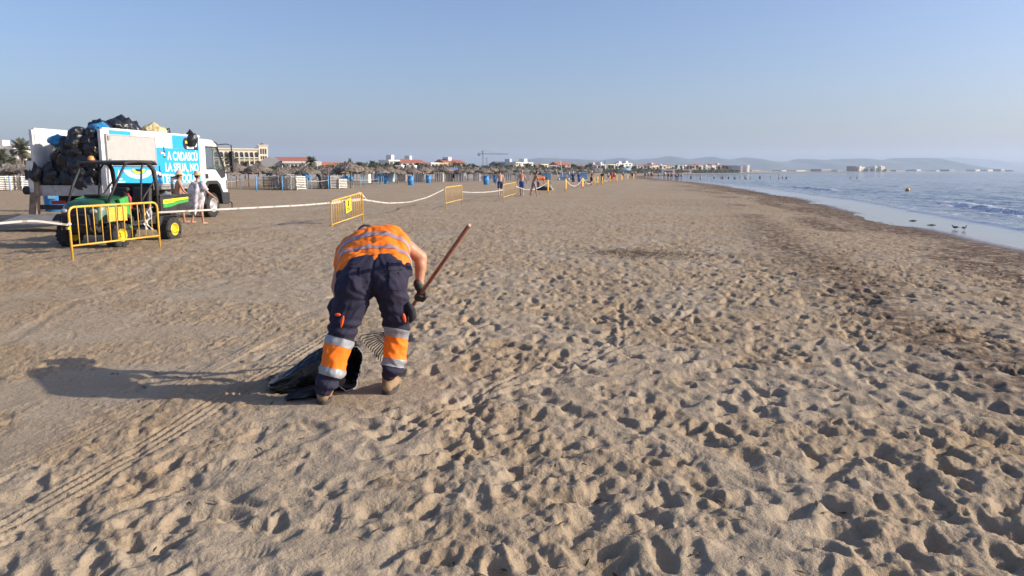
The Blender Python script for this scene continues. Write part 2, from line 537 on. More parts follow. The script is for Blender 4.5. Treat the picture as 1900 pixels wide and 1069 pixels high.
def sand_material():
    m = bpy.data.materials.new('sand_grain'); m.use_nodes = True
    nt = m.node_tree; N = nt.nodes; L = nt.links
    b = N['Principled BSDF']
    tc = N.new('ShaderNodeTexCoord')
    def attr(n):
        a = N.new('ShaderNodeAttribute'); a.attribute_name = n; return a.outputs['Fac']
    def nz(scale, det=4, rough=.55, sx=1, sy=1):
        mp = N.new('ShaderNodeMapping'); mp.inputs['Scale'].default_value = (sx, sy, 1)
        L.new(tc.outputs['Object'], mp.inputs[0])
        n = N.new('ShaderNodeTexNoise'); n.inputs['Scale'].default_value = scale
        n.inputs['Detail'].default_value = det; n.inputs['Roughness'].default_value = rough
        L.new(mp.outputs[0], n.inputs[0]); return n.outputs[0]
    def mr(x, a, b_, c=0, d=1):
        r = N.new('ShaderNodeMapRange'); r.inputs[1].default_value = a; r.inputs[2].default_value = b_
        r.inputs[3].default_value = c; r.inputs[4].default_value = d; L.new(x, r.inputs[0]); return r.outputs[0]
    def mix(f, a, b_):
        x = N.new('ShaderNodeMix'); x.data_type = 'RGBA'
        if isinstance(f, float): x.inputs[0].default_value = f
        else: L.new(f, x.inputs[0])
        for s_, v in ((6, a), (7, b_)):
            if isinstance(v, tuple): x.inputs[s_].default_value = (*v, 1)
            else: L.new(v, x.inputs[s_])
        return x.outputs[2]
    def mth(op, a, b_=None):
        x = N.new('ShaderNodeMath'); x.operation = op
        for k, v in enumerate((a, b_)):
            if v is None: continue
            if isinstance(v, (int, float)): x.inputs[k].default_value = v
            else: L.new(v, x.inputs[k])
        return x.outputs[0]
    pale = mix(mr(nz(1.3, 3), .35, .65), (0.322, 0.257, 0.177), (0.358, 0.290, 0.206))
    gold = mix(mr(nz(0.8, 4), .35, .65), (0.310, 0.226, 0.134), (0.348, 0.260, 0.162))
    dm = mth('ADD', attr('damp'), mr(nz(2.2, 5, .65), .3, .7, -.3, .3))
    c = mix(mr(dm, 0.25, 0.85), pale, gold)
    # coarse darker crumbs and shell grit
    crumb = mr(nz(30, 4, .7), .54, .66)
    c = mix(mth('MULTIPLY', crumb, mr(dm, .3, .9, .10, .65)), c, (0.19, 0.125, 0.075))
    grit = mr(nz(150, 2), .70, .78)
    c = mix(mth('MULTIPLY', grit, .35), c, (0.16, 0.12, 0.09))
    # scattered dark flecks: debris and the shade of small dents painted in
    dark_flecks = mr(nz(9, 6, .8), .62, .68)
    c = mix(mth('MULTIPLY', dark_flecks, .5), c, (0.13, 0.082, 0.048))
    # seaweed litter along the tide line
    wd = mth('MULTIPLY', attr('weed'), mr(nz(3.2, 6, .75, 1.0, 1.6), .36, .54))
    c = mix(mr(wd, .12, .80, 0, .92), c, (0.075, 0.042, 0.024))
    wt = attr('wet')
    c = mix(mth('MULTIPLY', wt, .8), c, (0.16, 0.125, 0.10))
    L.new(c, b.inputs['Base Color'])
    L.new(mr(wt, 0, 1, .93, .12), b.inputs['Roughness'])
    b.inputs['Specular IOR Level'].default_value = 0.25
    h = mth('ADD', mth('MULTIPLY', nz(55, 5, .7), .5), mth('MULTIPLY', nz(18, 4, .65), .8))
    h = mth('ADD', h, mth('MULTIPLY', nz(5.5, 4, .65), .9))
    bp = N.new('ShaderNodeBump'); bp.inputs['Distance'].default_value = 0.03
    L.new(mr(wt, 0, 1, .75, .03), bp.inputs['Strength'])
    L.new(h, bp.inputs['Height']); L.new(bp.outputs[0], b.inputs['Normal'])
    return m
sand = link('sand', sand_me, sand_material())
tag(sand, 'wide trampled sandy beach with footprints and tyre tracks', None, None, 'structure')

# ------------------------------------------------------------------ SEA
def build_sea():
    ys = [-60, -30, -10, 0]; y = 4.0
    while y < 8600: ys.append(y); y *= 1.0 + (0.0085 if y < 300 else 0.03)
    ys.append(8600)
    Y = np.array(ys)
    dd = [-6.0, -3, -1.5, -.7, 0]; d = 0.0
    while d < 60: d += 0.12 + 0.012*d; dd.append(d)
    while d < 9000: d *= 1.06; dd.append(d)
    D = np.array(dd)
    X = shore_x(Y)[:, None] + D[None, :]
    X = np.minimum(X, 8600 + D[None, :]*1e-3)
    YY = np.repeat(Y[:, None], len(D), 1); DD = np.repeat(D[None, :], len(Y), 0)
    wob = 0.8*vnoise(YY*0.09, YY*0+1.5, 61) + 0.3*vnoise(YY*0.45, YY*0, 62)
    Z = np.zeros_like(X); foam = np.zeros_like(X)
    d1 = DD - (2.6 + wob)
    fall = sstep(160, 50, YY)
    Z += fall*0.055*sstep(-0.12, 0.12, d1)*sstep(3.2, 0.6, d1)
    foam += 0.7*np.exp(-((d1-0.5)/0.8)**2)*sstep(-.1, .35, vnoise(X*2.5, YY*2.5, 63))*fall
    d2 = DD - (6.6 + 1.3*wob)
    m2 = sstep(-0.25, .25, vnoise(YY*0.05, YY*0+8, 66) + .35*(YY < 45))*sstep(130, 60, YY)
    Z += m2*0.22*np.exp(-(d2/np.where(d2 < 0, .28, .9))**2)
    foam += m2*1.7*np.exp(-((d2+0.15)/0.75)**2)*sstep(-.8, .0, fbm(X*1.6, YY*1.2, 2, 64))
    for k, (off, amp, wd_) in enumerate([(4.6, .04, .4), (10.5, .08, .8), (15, .06, 1.0), (21, .09, 1.2), (29, .07, 1.5), (40, .1, 2.0), (56, .1, 2.6), (75, .12, 3)]):
        dk = DD - (off + 2.2*vnoise(YY*0.045+k*3, YY*0+k, 70+k) + wob)
        mk = sstep(-.05, .5, vnoise(YY*0.035*(1+.2*k), DD*0.02+k*5, 80+k)) * sstep(500, 150, YY)
        Z += mk*amp*np.exp(-(dk/np.where(dk < 0, wd_*.5, wd_))**2)
    chop = sstep(2.5, 8, DD)*sstep(300, 60, YY)
    Z += chop*0.05*fbm(X*0.9+YY*.2, YY*0.55, 3, 90)
    Z += sstep(2.6, 3.2, DD-wob)*sstep(120, 40, YY)*0.024*fbm(X*2.6, YY*1.7, 3, 93)
    Z[0:2] = 0
    Z += SEA_Z
    ny, nx = X.shape
    me = bpy.data.meshes.new('sea')
    v = np.stack([X, YY, Z], -1).reshape(-1, 3).astype(np.float32)
    me.vertices.add(len(v)); me.vertices.foreach_set('co', v.ravel())
    jj, ii = np.meshgrid(np.arange(ny-1), np.arange(nx-1), indexing='ij'); a = (jj*nx+ii).ravel()
    q = np.stack([a, a+1, a+nx+1, a+nx], 1).astype(np.int32)
    me.loops.add(q.size); me.loops.foreach_set('vertex_index', q.ravel())
    me.polygons.add(len(q)); me.polygons.foreach_set('loop_start', np.arange(0, q.size, 4, dtype=np.int32))
    me.polygons.foreach_set('use_smooth', np.ones(len(q), dtype=bool)); me.update(calc_edges=True)
    for nme, arr in (('foam', foam), ('shal', sstep(3.2, 0.0, DD)), ('chop', sstep(2.0, 4.0, DD + wob*-1))):
        at = me.attributes.new(nme, 'FLOAT', 'POINT'); at.data.foreach_set('value', arr.astype(np.float32).ravel())
    m = bpy.data.materials.new('sea_water'); m.use_nodes = True
    nt = m.node_tree; N = nt.nodes; L = nt.links; b = N['Principled BSDF']
    tc = N.new('ShaderNodeTexCoord')
    def nz(scale, sx, sy, det=3):
        mp = N.new('ShaderNodeMapping'); mp.inputs['Scale'].default_value = (sx, sy, 1); L.new(tc.outputs['Object'], mp.inputs[0])
        n = N.new('ShaderNodeTexNoise'); n.inputs['Scale'].default_value = scale; n.inputs['Detail'].default_value = det
        L.new(mp.outputs[0], n.inputs[0]); return n.outputs[0]
    def mth(op, a, b_):
        x = N.new('ShaderNodeMath'); x.operation = op
        for k, vv in enumerate((a, b_)):
            if isinstance(vv, (int, float)): x.inputs[k].default_value = vv
            else: L.new(vv, x.inputs[k])
        return x.outputs[0]
    af = N.new('ShaderNodeAttribute'); af.attribute_name = 'foam'
    ac = N.new('ShaderNodeAttribute'); ac.attribute_name = 'chop'
    ash = N.new('ShaderNodeAttribute'); ash.attribute_name = 'shal'
    mp = N.new('ShaderNodeMapRange'); mp.inputs[1].default_value = .36; mp.inputs[2].default_value = .55
    L.new(nz(9, 1, 1, 5), mp.inputs[0])
    f = mth('MULTIPLY', af.outputs['Fac'], mp.outputs[0])
    x1 = N.new('ShaderNodeMix'); x1.data_type = 'RGBA'; x1.inputs[6].default_value = (0.035, 0.050, 0.080, 1); x1.inputs[7].default_value = (0.17, 0.15, 0.13, 1)
    L.new(ash.outputs['Fac'], x1.inputs[0])
    x2 = N.new('ShaderNodeMix'); x2.data_type = 'RGBA'; x2.inputs[7].default_value = (0.72, 0.74, 0.76, 1)
    L.new(f, x2.inputs[0]); L.new(x1.outputs[2], x2.inputs[6]); L.new(x2.outputs[2], b.inputs['Base Color'])
    b.inputs['IOR'].default_value = 1.33
    mr = N.new('ShaderNodeMapRange'); mr.inputs[3].default_value = .07; mr.inputs[4].default_value = .7; L.new(f, mr.inputs[0]); L.new(mr.outputs[0], b.inputs['Roughness'])
    h = mth('ADD', mth('MULTIPLY', nz(2.4, 1.0, .55, 5), .15), mth('MULTIPLY', nz(.5, 1.0, .45, 4), .40))
    bp = N.new('ShaderNodeBump'); bp.inputs['Distance'].default_value = 1.0
    mc = N.new('ShaderNodeMapRange'); mc.inputs[3].default_value = .02; mc.inputs[4].default_value = .9; L.new(ac.outputs['Fac'], mc.inputs[0]); L.new(mc.outputs[0], bp.inputs['Strength'])
    L.new(h, bp.inputs['Height']); L.new(bp.outputs[0], b.inputs['Normal'])
    o = link('sea', me, m)
    tag(o, 'calm grey blue sea with small waves breaking near the beach', None, None, 'structure')
build_sea()

# ------------------------------------------------------------------ HILLS
def hills(name, pix, D, mcol, label, seed, thick=900):
    xs = np.array([p[0] for p in pix], float); yv = np.array([p[1] for p in pix], float)
    n = 360; px = np.linspace(xs[0], xs[-1], n); py = np.interp(px, xs, yv)
    py = py - 0.9*np.array([mnoise.fractal(Vector((a*0.03, seed, 0)), 1.0, 2.0, 4) for a in px])
    mb = MB(); rows = 9; vs = []; fs = []
    for j in range(rows):
        t = j/(rows-1)
        for i in range(n):
            top = P(px[i], py[i], D)
            s_ = math.sin(t*math.pi/2)
            k = mnoise.noise(Vector((px[i]*.02, t*2.3, seed+4)))*0.12*(4*t*(1-t))
            z = -1.5 + (top.z + 1.5)*max(0, s_ + k)
            vs.append((top.x, D - thick*(1-t) , z))
    for i in range(n):
        top = P(px[i], py[i], D); vs.append((top.x, D+thick*.6, -1.5))
    for j in range(rows):
        for i in range(n-1):
            fs.append((j*n+i, j*n+i+1, (j+1)*n+i+1, (j+1)*n+i))
    mb.add(vs, fs)
    o = mb.build(name, mcol, None, True); tag(o, label, None, None, 'structure')
hill_m = mat('hill_scrub', (0.07, 0.085, 0.06), .9, var=.3, vscale=.004)
hills('hills', [(-300,309),(300,312),(700,311),(880,309),(925,303),(975,297),(1000,293),(1040,294),(1070,296),(1110,298),(1140,294),(1150,293),(1165,297),(1195,295),(1212,294),(1236,290),(1250,292),(1270,295),(1290,294),(1316,291),(1335,294),(1352,296),(1374,293),(1395,294),(1420,299),(1455,301),(1475,296),(1492,295),(1530,297),(1560,295),(1590,294),(1630,298),(1655,294),(1698,293),(1715,297),(1735,303),(1745,312),(1760,319)],
      5600, hill_m, 'long ridge of hazy blue hills behind the far town', 3)
hills('hills', [(1500,312),(1640,306),(1700,301),(1735,293),(1770,292),(1810,295),(1840,297),(1870,300),(1900,301),(2000,303),(2150,306),(2400,310)],
      8000, hill_m, 'faintest pale hills at the right end of the horizon', 9, 400)

# ------------------------------------------------------------------ HAZE
hz = MB().box((0, 4100, 110), (18400, 9200, 226))
hm = bpy.data.materials.new('haze_air'); hm.use_nodes = True
hn = hm.node_tree
for n_ in list(hn.nodes):
    if n_.type == 'BSDF_PRINCIPLED': hn.nodes.remove(n_)
pv = hn.nodes.new('ShaderNodeVolumePrincipled')
pv.inputs['Color'].default_value = (0.62, 0.78, 1.0, 1)
pv.inputs['Density'].default_value = 0.00012
pv.inputs['Anisotropy'].default_value = 0.2
hn.links.new(pv.outputs[0], hn.nodes['Material Output'].inputs['Volume'])
ho = hz.build('haze', hm); tag(ho, 'thin bluish haze over the far coast', None, None, 'stuff')

# ================================================================== TOWN
white_wall = mat('white_render', (0.74, 0.71, 0.66), .8, var=.06)
cream_wall = mat('cream_render', (0.76, 0.69, 0.52), .8, var=.06)
pink_wall = mat('pink_render', (0.55, 0.36, 0.28), .8, var=.08)
ochre_wall = mat('ochre_render', (0.55, 0.42, 0.26), .8, var=.08)
grey_wall = mat('grey_render', (0.34, 0.34, 0.35), .8, var=.08)
brick_wall = mat('brick_render', (0.36, 0.20, 0.14), .85, var=.12)
red_tile = mat('red_roof_tile', (0.42, 0.15, 0.09), .8, var=.2, vscale=3)
grey_roof = mat('grey_roof', (0.17, 0.17, 0.18), .8)
win_dark = mat('window_glass_dark', (0.05, 0.06, 0.075), .15, var=.2)
shade_dark = mat('opening_dark', (0.07, 0.065, 0.06), .7)

def base_at(px, D):
    return Vector((P(px, 320, D).x, D, 0.0))
def zpx(py, D): return P(950, py, D).z

def building(px0, px1, py_top, D, wall, label, storeys=3, roof=None, depth=12, rz=0.0, group=None, pent=None, name='apartment_building', cat='building'):
    x0, x1 = P(px0, 318, D).x, P(px1, 318, D).x
    rz = rz or R(28)
    h = zpx(py_top, D); w = (x1-x0)*1.08
    t = thing(name, label, cat, ((x0+x1)/2, D, 0), rz, group)
    MB().box((0, depth/2, h/2), (w, depth, h)).build('wall', wall, t)
    mb = MB(); fr = MB()
    n = max(2, int(w/3.2)); sh = h/storeys
    for s_ in range(storeys):
        for i in range(n):
            x = -w/2 + (i+.5)*w/n
            if n > 3 and random.random() < .08: continue
            mb.box((x, 0.02, (s_+.5)*sh), (w/n*.5, .12, sh*.5))
    for s_ in range(1, storeys+1):
        fr.box((0, -0.15, s_*sh-.08), (w*1.01, .5, .16))
    tag(mb.build('window', win_dark, t), kind='stuff')
    fr.build('cornice', wall, t)
    sw = MB()
    for s_ in range(storeys):
        sw.box((w/2+.0, depth*.5, (s_+.5)*sh), (.1, depth*.5, sh*.4))
    tag(sw.build('window', win_dark, t), kind='stuff')
    if roof is not None:
        MB().prism([(-.6, h), (depth+.6, h), (depth/2, h+min(2.6, w*.12+1))], -w/2-.4, w/2+.4, 'X').build('roof', roof, t)
    else:
        MB().box((0, depth/2, h+.3), (w+.2, depth+.2, .6)).build('parapet', wall, t)
    if pent:
        MB().box((pent*w, depth/2, h+1.6), (w*.28, depth*.5, 2.4)).build('stair_tower', white_wall, t)
    return t

# hotel with the tower
def hotel():
    D = 320
    x0, x1 = P(398, 318, D).x, P(478, 318, D).x
    w = x1-x0; h = zpx(277, D)
    t = thing('hotel', 'cream hotel with rows of arched windows and a square corner tower', 'hotel', (x0, D, 0), R(24)); w *= 1.0
    MB().box((w/2, 8, h/2), (w, 16, h)).build('wall', cream_wall, t)
    MB().box((w/2, 8, h+.25), (w+.8, 17, .5)).build('roof', cream_wall, t)
    n = 9; zt = zpx(284, D)
    for i in range(n):
        x = (i+.5)*w/n
        mb = MB(); zb = zpx(291, D); zt_ = zpx(281.5, D)
        pts = [(x-.75, zb), (x+.75, zb), (x+.75, zt_-.5), (x+.4, zt_-.1), (x, zt_), (x-.4, zt_-.1), (x-.75, zt_-.5)]
        mb.prism(pts, -.06, .1, 'Y'); mb.build('window', win_dark, t)
        z2 = zpx(294.5, D); MB().box((x, 0, z2), (1.5, .12, 1.0)).build('window', win_dark, t)
        z3 = zpx(303, D); MB().box((x, 0, z3), (1.5, .12, 1.5)).build('window', win_dark, t)
    for i in range(n+1):
        MB().box((i*w/n, -.35, h*.40), (.45, .7, h*.8)).build('column', cream_wall, t)
    for zz in (zpx(292.5, D), zpx(296.5, D), zpx(306, D)):
        MB().box((w/2, -.3, zz), (w+.3, .8, .35)).build('balcony', cream_wall, t)
    xt0, xt1 = P(478, 318, D).x-x0, P(494.5, 318, D).x-x0
    ht = zpx(269, D); tw = xt1-xt0; xc = (xt0+xt1)/2
    tower = MB().box((xc, 2.4, ht/2), (tw, 5.5, ht)).build('tower', cream_wall, t)
    MB().box((xc, 2.4, ht+.15), (tw+.7, 6.2, .35)).build('cornice', cream_wall, tower)
    MB().lathe([(1.4, ht+.3), (.9, ht+.8), (.1, ht+1.3)], (xc, 2.4, 0), seg=12).build('dome', grey_roof, tower)
    for k in (-1, 0, 1):
        MB().box((xc+k*.95, -.38, zpx(280, D)), (.6, .1, 2.2)).build('window', win_dark, tower)
        MB().box((xc+k*.95, -.38, zpx(292, D)), (.6, .1, 1.4)).build('window', win_dark, tower)
    MB().box((xc-3.0, 1.5, ht-1.3), (1.2, 1.2, .9)).build('chimney', cream_wall, t)
hotel()

def spa_house():
    D = 250
    xa, xb, xc = P(483, 318, D).x, P(523, 318, D).x, P(593, 318, D).x
    t = thing('pavilion', 'long low white pavilion with red tiled roof and grey gable end', 'pavilion', (xa, D, 0), R(14))
    b = xb-xa; c = xc-xa; he = zpx(299, D); hr = zpx(290.5, D)
    MB().prism([(0, 0), (b, 0), (b, he), (b*.42, hr), (0, he)], 0, 14, 'Y').build('gable', grey_wall, t)
    MB().box(((b+c)/2, 7, he/2), (c-b, 13, he)).build('wall', white_wall, t)
    mb = MB()
    mb.add([(b-.3, -.8, he+.05), (c*.93, -.8, he+.05), (c*.86, 7, hr), (b*.42+1, 7, hr), (b-.3, 14, he+.05), (c*.93, 14, he+.05)],
           [(0, 1, 2, 3), (3, 2, 5, 4), (1, 5, 2), (0, 3, 4)])
    mb.build('roof', red_tile, t)
    MB().box(((b+c)/2, -.5, he-.35), (c-b, .9, .7)).build('lintel', white_wall, t)
    for i in range(10):
        x = b + (i+.5)*(c-b)/10
        MB().box((x, -.02, he*.42), (1.0, .15, he*.55)).build('window', win_dark, t)
        MB().box((b+i*(c-b)/10, -.6, he*.4), (.3, .5, he*.8)).build('column', white_wall, t)
    for i in range(3):
        MB().box((b*.25+i*b*.22, -.06, he*.42), (b*.14, .12, he*.4)).build('window', win_dark, t)
spa_house()
building(600, 640, 311, 300, white_wall, 'low white house with red roof beyond the right end of the pavilion', 1, red_tile, depth=6, name='low_house')
# white villas far left
def villa():
    D = 200
    x0, x1 = P(-90, 318, D).x, P(62, 318, D).x
    t = thing('villa', 'stepped white villa block with terraces at the left edge', 'villa', (x0, D, 0))
    w = x1-x0
    hh = [zpx(y, D) for y in (292, 283, 271, 267, 274, 285)]
    for i, (f0, f1, yk) in enumerate([(0, .35, 270), (.35, .55, 276), (.55, .8, 270), (.80, .92, 275), (.92, 1, 288)]):
        h = zpx(yk, D); MB().box(((f0+f1)/2*w, 6+i*.4, h/2), ((f1-f0)*w, 12, h)).build('wall', white_wall, t)
        n = max(1, int((f1-f0)*w/2.4))
        for s_ in range(3):
            for k in range(n):
                x = f0*w + (k+.5)*(f1-f0)*w/n
                MB().box((x, i*.4-.02, h*(.2+.3*s_)), (1.0, .12, 1.15)).build('window', win_dark, t)
        for s_ in range(1, 4):
            MB().box(((f0+f1)/2*w, i*.4-.5, h*.3*s_+.15), ((f1-f0)*w*.96, 1.2, .35)).build('balcony', white_wall, t)
    MB().box((.5*w, 5, zpx(266, D)), (2.2, 3, 2)).build('chimney', white_wall, t)
    MB().prism([(-.5, 0), (12, 0), (6, 1.4)], .36*w, .54*w, 'X').build('roof', red_tile, t, loc=(0, 1, zpx(276, D)))
villa()

walls = [white_wall, cream_wall, pink_wall, ochre_wall, grey_wall, brick_wall]
wname = {0: 'white', 1: 'cream', 2: 'pink', 3: 'ochre', 4: 'grey', 5: 'brick'}
named_b = [
 (722, 742, 299, 330, 0, None, 'white house with roof terrace above the palms', .1),
 (745, 768, 302, 330, 0, red_tile, 'white house with red roof among the palms', None),
 (770, 790, 303, 340, 2, red_tile, 'pink house with red roof left of the white penthouse', None),
 (757, 772, 300, 350, 0, None, 'small white penthouse showing over the palm row', .2),
 (800, 815, 304, 350, 0, None, 'plain white block between palm crowns', .0),
 (813, 832, 304, 360, 3, None, 'ochre block beside the long pink terrace', None),
 (826, 850, 302, 370, 2, red_tile, 'pink terrace of houses with a red roof', .1),
 (848, 863, 302.5, 370, 5, red_tile, 'brick gabled block at the end of the pink terrace', None),
 (925, 944, 305, 480, 4, grey_roof, 'grey slab block left of the white modern flats', None),
 (943, 957, 303, 470, 4, None, 'darker grey cube with roof deck by the white flats', .2),
 (957, 967, 302.5, 460, 1, None, 'narrow cream block at the corner of the white flats', None),
 (967, 990, 303, 465, 0, None, 'white modern flats catching the sun', .1),
 (991, 1003, 307, 520, 5, None, 'dark red low block right of the white flats', None),
 (1002, 1018, 306, 540, 1, None, 'cream block with red chimney stack', None),
 (1018, 1034, 308, 560, 4, None, 'low slate coloured block in the middle of town', None),
 (1034, 1060, 306, 600, 2, red_tile, 'long pink red apartment row behind the sailing boat', None),
 (1060, 1086, 307, 620, 5, None, 'brick apartment row with pale bays', None),
 (1086, 1102, 309, 640, 4, grey_roof, 'low building with a dark blue domed roof', None),
 (1128, 1142, 306, 760, 1, None, 'cream flats left of the white tower block', None),
 (1142, 1160, 304.5, 800, 0, None, 'white flats with stepped roof', .2),
 (1158, 1173, 303.5, 820, 0, None, 'tallest white block in the far town', .1),
]
for a in named_b:
    building(a[0], a[1], a[2], a[3], walls[a[4]], a[6], 3 if a[3] < 450 else 4, a[5], pent=a[7], depth=14)
px = 1104.0; k = 0
while px < 1330:
    w_ = random.uniform(7, 15); D = 700 + (px-1100)*3.2
    wi = random.choice([0, 1, 2, 3, 0, 1, 5, 4, 3])
    if not (1126 < px < 1172):
        building(px, px+w_, random.uniform(305.5, 309.5), D, walls[wi], 'mid rise block in the long sunlit row behind the far beach', 4, red_tile if random.random() < .35 else None, depth=18, pent=random.choice([None, .1, -.2]), group='far town blocks')
    px += w_*random.uniform(.85, 1.25)
for i in range(8):
    building(1331+i*6, 1336.4+i*6, 307.5+random.random(), 1500-10*i, brick_wall if i < 7 else grey_wall, 'tall reddish slab of the terraced flats by the far beach', 7, None, depth=25, group='reddish slab blocks')
building(1378, 1383, 308, 1480, white_wall, 'left one of two bright white end slabs', 8, None, 20)
building(1385.5, 1391, 307.5, 1450, white_wall, 'right one of two bright white end slabs', 8, None, 20)
for (a, b, y, wl, lb) in [(1587, 1592, 309, brick_wall, 'brownish tower at the left of the harbour flats'), (1592, 1606, 310.5, cream_wall, 'cream harbour flats with notched roofline'),
        (1609, 1622, 313.5, grey_wall, 'grey low block between the two cream harbour flats'), (1622, 1632, 310, cream_wall, 'cream harbour tower left of the narrow gap'),
        (1633, 1643, 309.8, cream_wall, 'cream harbour tower with balconies at the right'), (1643, 1653, 314, grey_wall, 'grey blue office block ending the harbour flats')]:
    building(a, b, y, 1750, wl, lb, 8, None, 25, pent=.2 if wl is cream_wall else None)
px = 1392.0
while px < 1960:
    w_ = random.uniform(8, 26)
    if not (1580 < px+w_ and px < 1655):
        D = 1700 + max(0, px-1640)*4
        building(px, px+w_, random.uniform(314.2, 317.0), D, random.choice([white_wall, grey_wall, white_wall, ochre_wall, grey_wall]), 'low harbour shed on the thin line of land across the bay', 1, None, 30, group='harbour sheds', name='harbour_shed', cat='shed')
    px += w_*random.uniform(1.0, 3.2)
# thin land under the harbour
land = MB()
pts = [(1380, 1500, 321), (1500, 1650, 320), (1640, 1680, 320), (2100, 3600, 319.5)]
top = []; 
for (x, D, _) in pts: top.append((P(x, 318, D).x, D))
vs = []; fs = []
for i, (x, y) in enumerate(top):
    vs += [(x, y, -.6), (x+10, y+12, 1.3), (x+300, y+500, 1.6), (x+320, y+600, -.6)]
for i in range(len(top)-1):
    for k in range(3): fs.append((i*4+k, i*4+4+k, i*4+5+k, i*4+1+k))
land.add(vs, fs)
tag(land.build('harbour_land', mat('harbour_stone', (0.22, 0.2, 0.18), .9, var=.2, vscale=.05)), 'low strip of harbour land across the bay', None, None, 'structure')
# beach bars (long white low kiosks at far beach)
for a, b, D in [(1228, 1252, 620), (1262, 1283, 700), (1290, 1307, 780), (1318, 1334, 900), (1100, 1118, 470), (735, 746, 210), (756, 770, 215)]:
    t = thing('beach_kiosk', 'low white flat roofed kiosk on the far beach edge', 'kiosk', (P((a+b)/2, 318, D).x, D, 0), 0, 'white beach kiosks')
    w_ = P(b, 318, D).x-P(a, 318, D).x
    MB().box((0, 2, 1.5), (w_, 4, 3.0)).build('wall', white_wall, t); MB().box((0, 1.5, 3.2), (w_*1.06, 6, .35)).build('roof', white_wall, t)
    MB().box((0, -.03, 1.4), (w_*.7, .1, 1.1)).build('hatch', shade_dark, t)

# cranes and masts
steel = mat('mast_steel', (0.16, 0.16, 0.17), .6)
def lattice(name, label, cat, px, pt, D, jib=None):
    b = base_at(px, D); h = zpx(pt, D)
    t = thing(name, label, cat, b)
    mb = MB(); w_ = h*.014+.25
    for sx in (-1, 1):
        for sy in (-1, 1): mb.tube([(sx*w_, sy*w_, 0), (sx*w_, sy*w_, h)], .09, 5)
    n = int(h/1.5)
    for i in range(n):
        z0, z1 = i*h/n, (i+1)*h/n; s_ = 1 if i % 2 else -1
        mb.tube([(-s_*w_, -w_, z0), (s_*w_, -w_, z1)], .06, 4); mb.tube([(-s_*w_, w_, z0), (s_*w_, w_, z1)], .06, 4)
    mb.build('tower', steel, t)
    if jib:
        xl, xr = P(jib[0], 318, D).x-b.x, P(jib[1], 318, D).x-b.x
        m2 = MB(); m2.tube([(xl, 0, h), (xr, 0, h-.2)], .22, 5); m2.tube([(0, 0, h+2.5), (xl, 0, h+.1)], .06, 4); m2.tube([(0, 0, h+2.5), (xr*.7, 0, h+.1)], .05, 4)
        m2.box((0, 0, h+1.2), (.7, .7, 2.6)); m2.build('jib', steel, t)
        MB().box((xl+1.2, 0, h-.9), (2, 1, 1.4)).build('counterweight', grey_wall, t)
lattice('tower_crane', 'thin tower crane with long level jib above the palms', 'crane', 896, 285.5, 600, (886, 943))
lattice('radio_mast', 'short mast just right of the tower crane', 'mast', 903, 292, 600)
lattice('radio_mast', 'slender mast over the left end of the palm row', 'mast', 650, 293, 260)
lattice('radio_mast', 'tall dark mast rising from the middle of the far town', 'mast', 1122, 298.5, 640)

# ------------------------------------------------------------------ PALMS
palm_trunk = mat('palm_trunk', (0.17, 0.12, 0.08), .9, var=.3, vscale=8)
palm_leaf = mat('palm_frond', (0.105, 0.115, 0.062), .7, var=.4, vscale=1.2)
palm_leaf2 = mat('palm_frond_dry', (0.13, 0.10, 0.05), .8, var=.4, vscale=1.2)
def palm_proto(h, spread, nf, seed, droop=1.0):
    rnd = random.Random(seed)
    t = thing('palm_tree', 'tall palm', 'palm tree')
    bend = rnd.uniform(-.4, .4)
    MB().tube([(0, 0, -.2), (bend*.3, 0, h*.3), (bend*.7, 0, h*.7), (bend, 0, h)], [.28, .22, .19, .22], 8).build('trunk', palm_trunk, t, True)
    mb = MB(); dry = MB(); nf = int(nf*1.4)
    for k in range(nf + nf//3):
        isd = k >= nf
        az = rnd.uniform(0, 6.283); el = rnd.uniform(-.35, 1.35) if not isd else rnd.uniform(-1.2, -.5)
        L = spread*rnd.uniform(.75, 1.1)*(0.7 if isd else 1)
        d = Vector((math.cos(az)*math.cos(el), math.sin(az)*math.cos(el), math.sin(el)))
        side = Vector((-math.sin(az), math.cos(az), 0)); p = Vector((bend, 0, h)); vel = d.copy(); pts = [p.copy()]
        for s_ in range(6):
            p = p + vel*L/6; vel = (vel + Vector((0, 0, -.22*droop))).normalized(); pts.append(p.copy())
        tgt = dry if isd else mb
        for s_ in range(6):
            a, b = pts[s_], pts[s_+1]
            for q in (0.25, .75):
                c = a.lerp(b, q); wl = L*.36*math.sin(math.pi*min(1, (s_+q)/6*.85+.15))
                for sg in (-1, 1):
                    tip = c + side*sg*wl + (b-a).normalized()*wl*.6 + Vector((0, 0, -wl*.35))
                    tgt.add([c, c+(b-a)*.45, tip], [(0, 1, 2)])
        tgt.tube(pts, [.035]*6+[.01], 3, False)
    mb.build('crown', palm_leaf, t); dry.build('dead_fronds', palm_leaf2, t)
    return t
pA = palm_proto(6.2, 2.2, 34, 1); pB = palm_proto(7.2, 2.0, 30, 2, 1.3); pC = palm_proto(5.2, 2.5, 36, 3, .8)
uA, uB, uC = [], [], []
protos = [(pA, uA, 6.2), (pB, uB, 7.2), (pC, uC, 5.2)]
def palm(px, pt, D, label, group=None):
    k = random.randrange(3); pr, us, hh = protos[k]
    z = zpx(pt, D) - 1.0
    return place(pr, us, base_at(px, D), random.uniform(0, 6.28), z/hh, label, group)
palm(45, 270, 165, 'tall palm with drooping crown before the white villa'); palm(26, 289, 150, 'shorter palm standing left of the tall villa palm')
palm(2, 283, 150, 'palm crown cut by the left edge of the photo'); palm(60, 291, 170, 'palm half hidden behind the open white truck side')
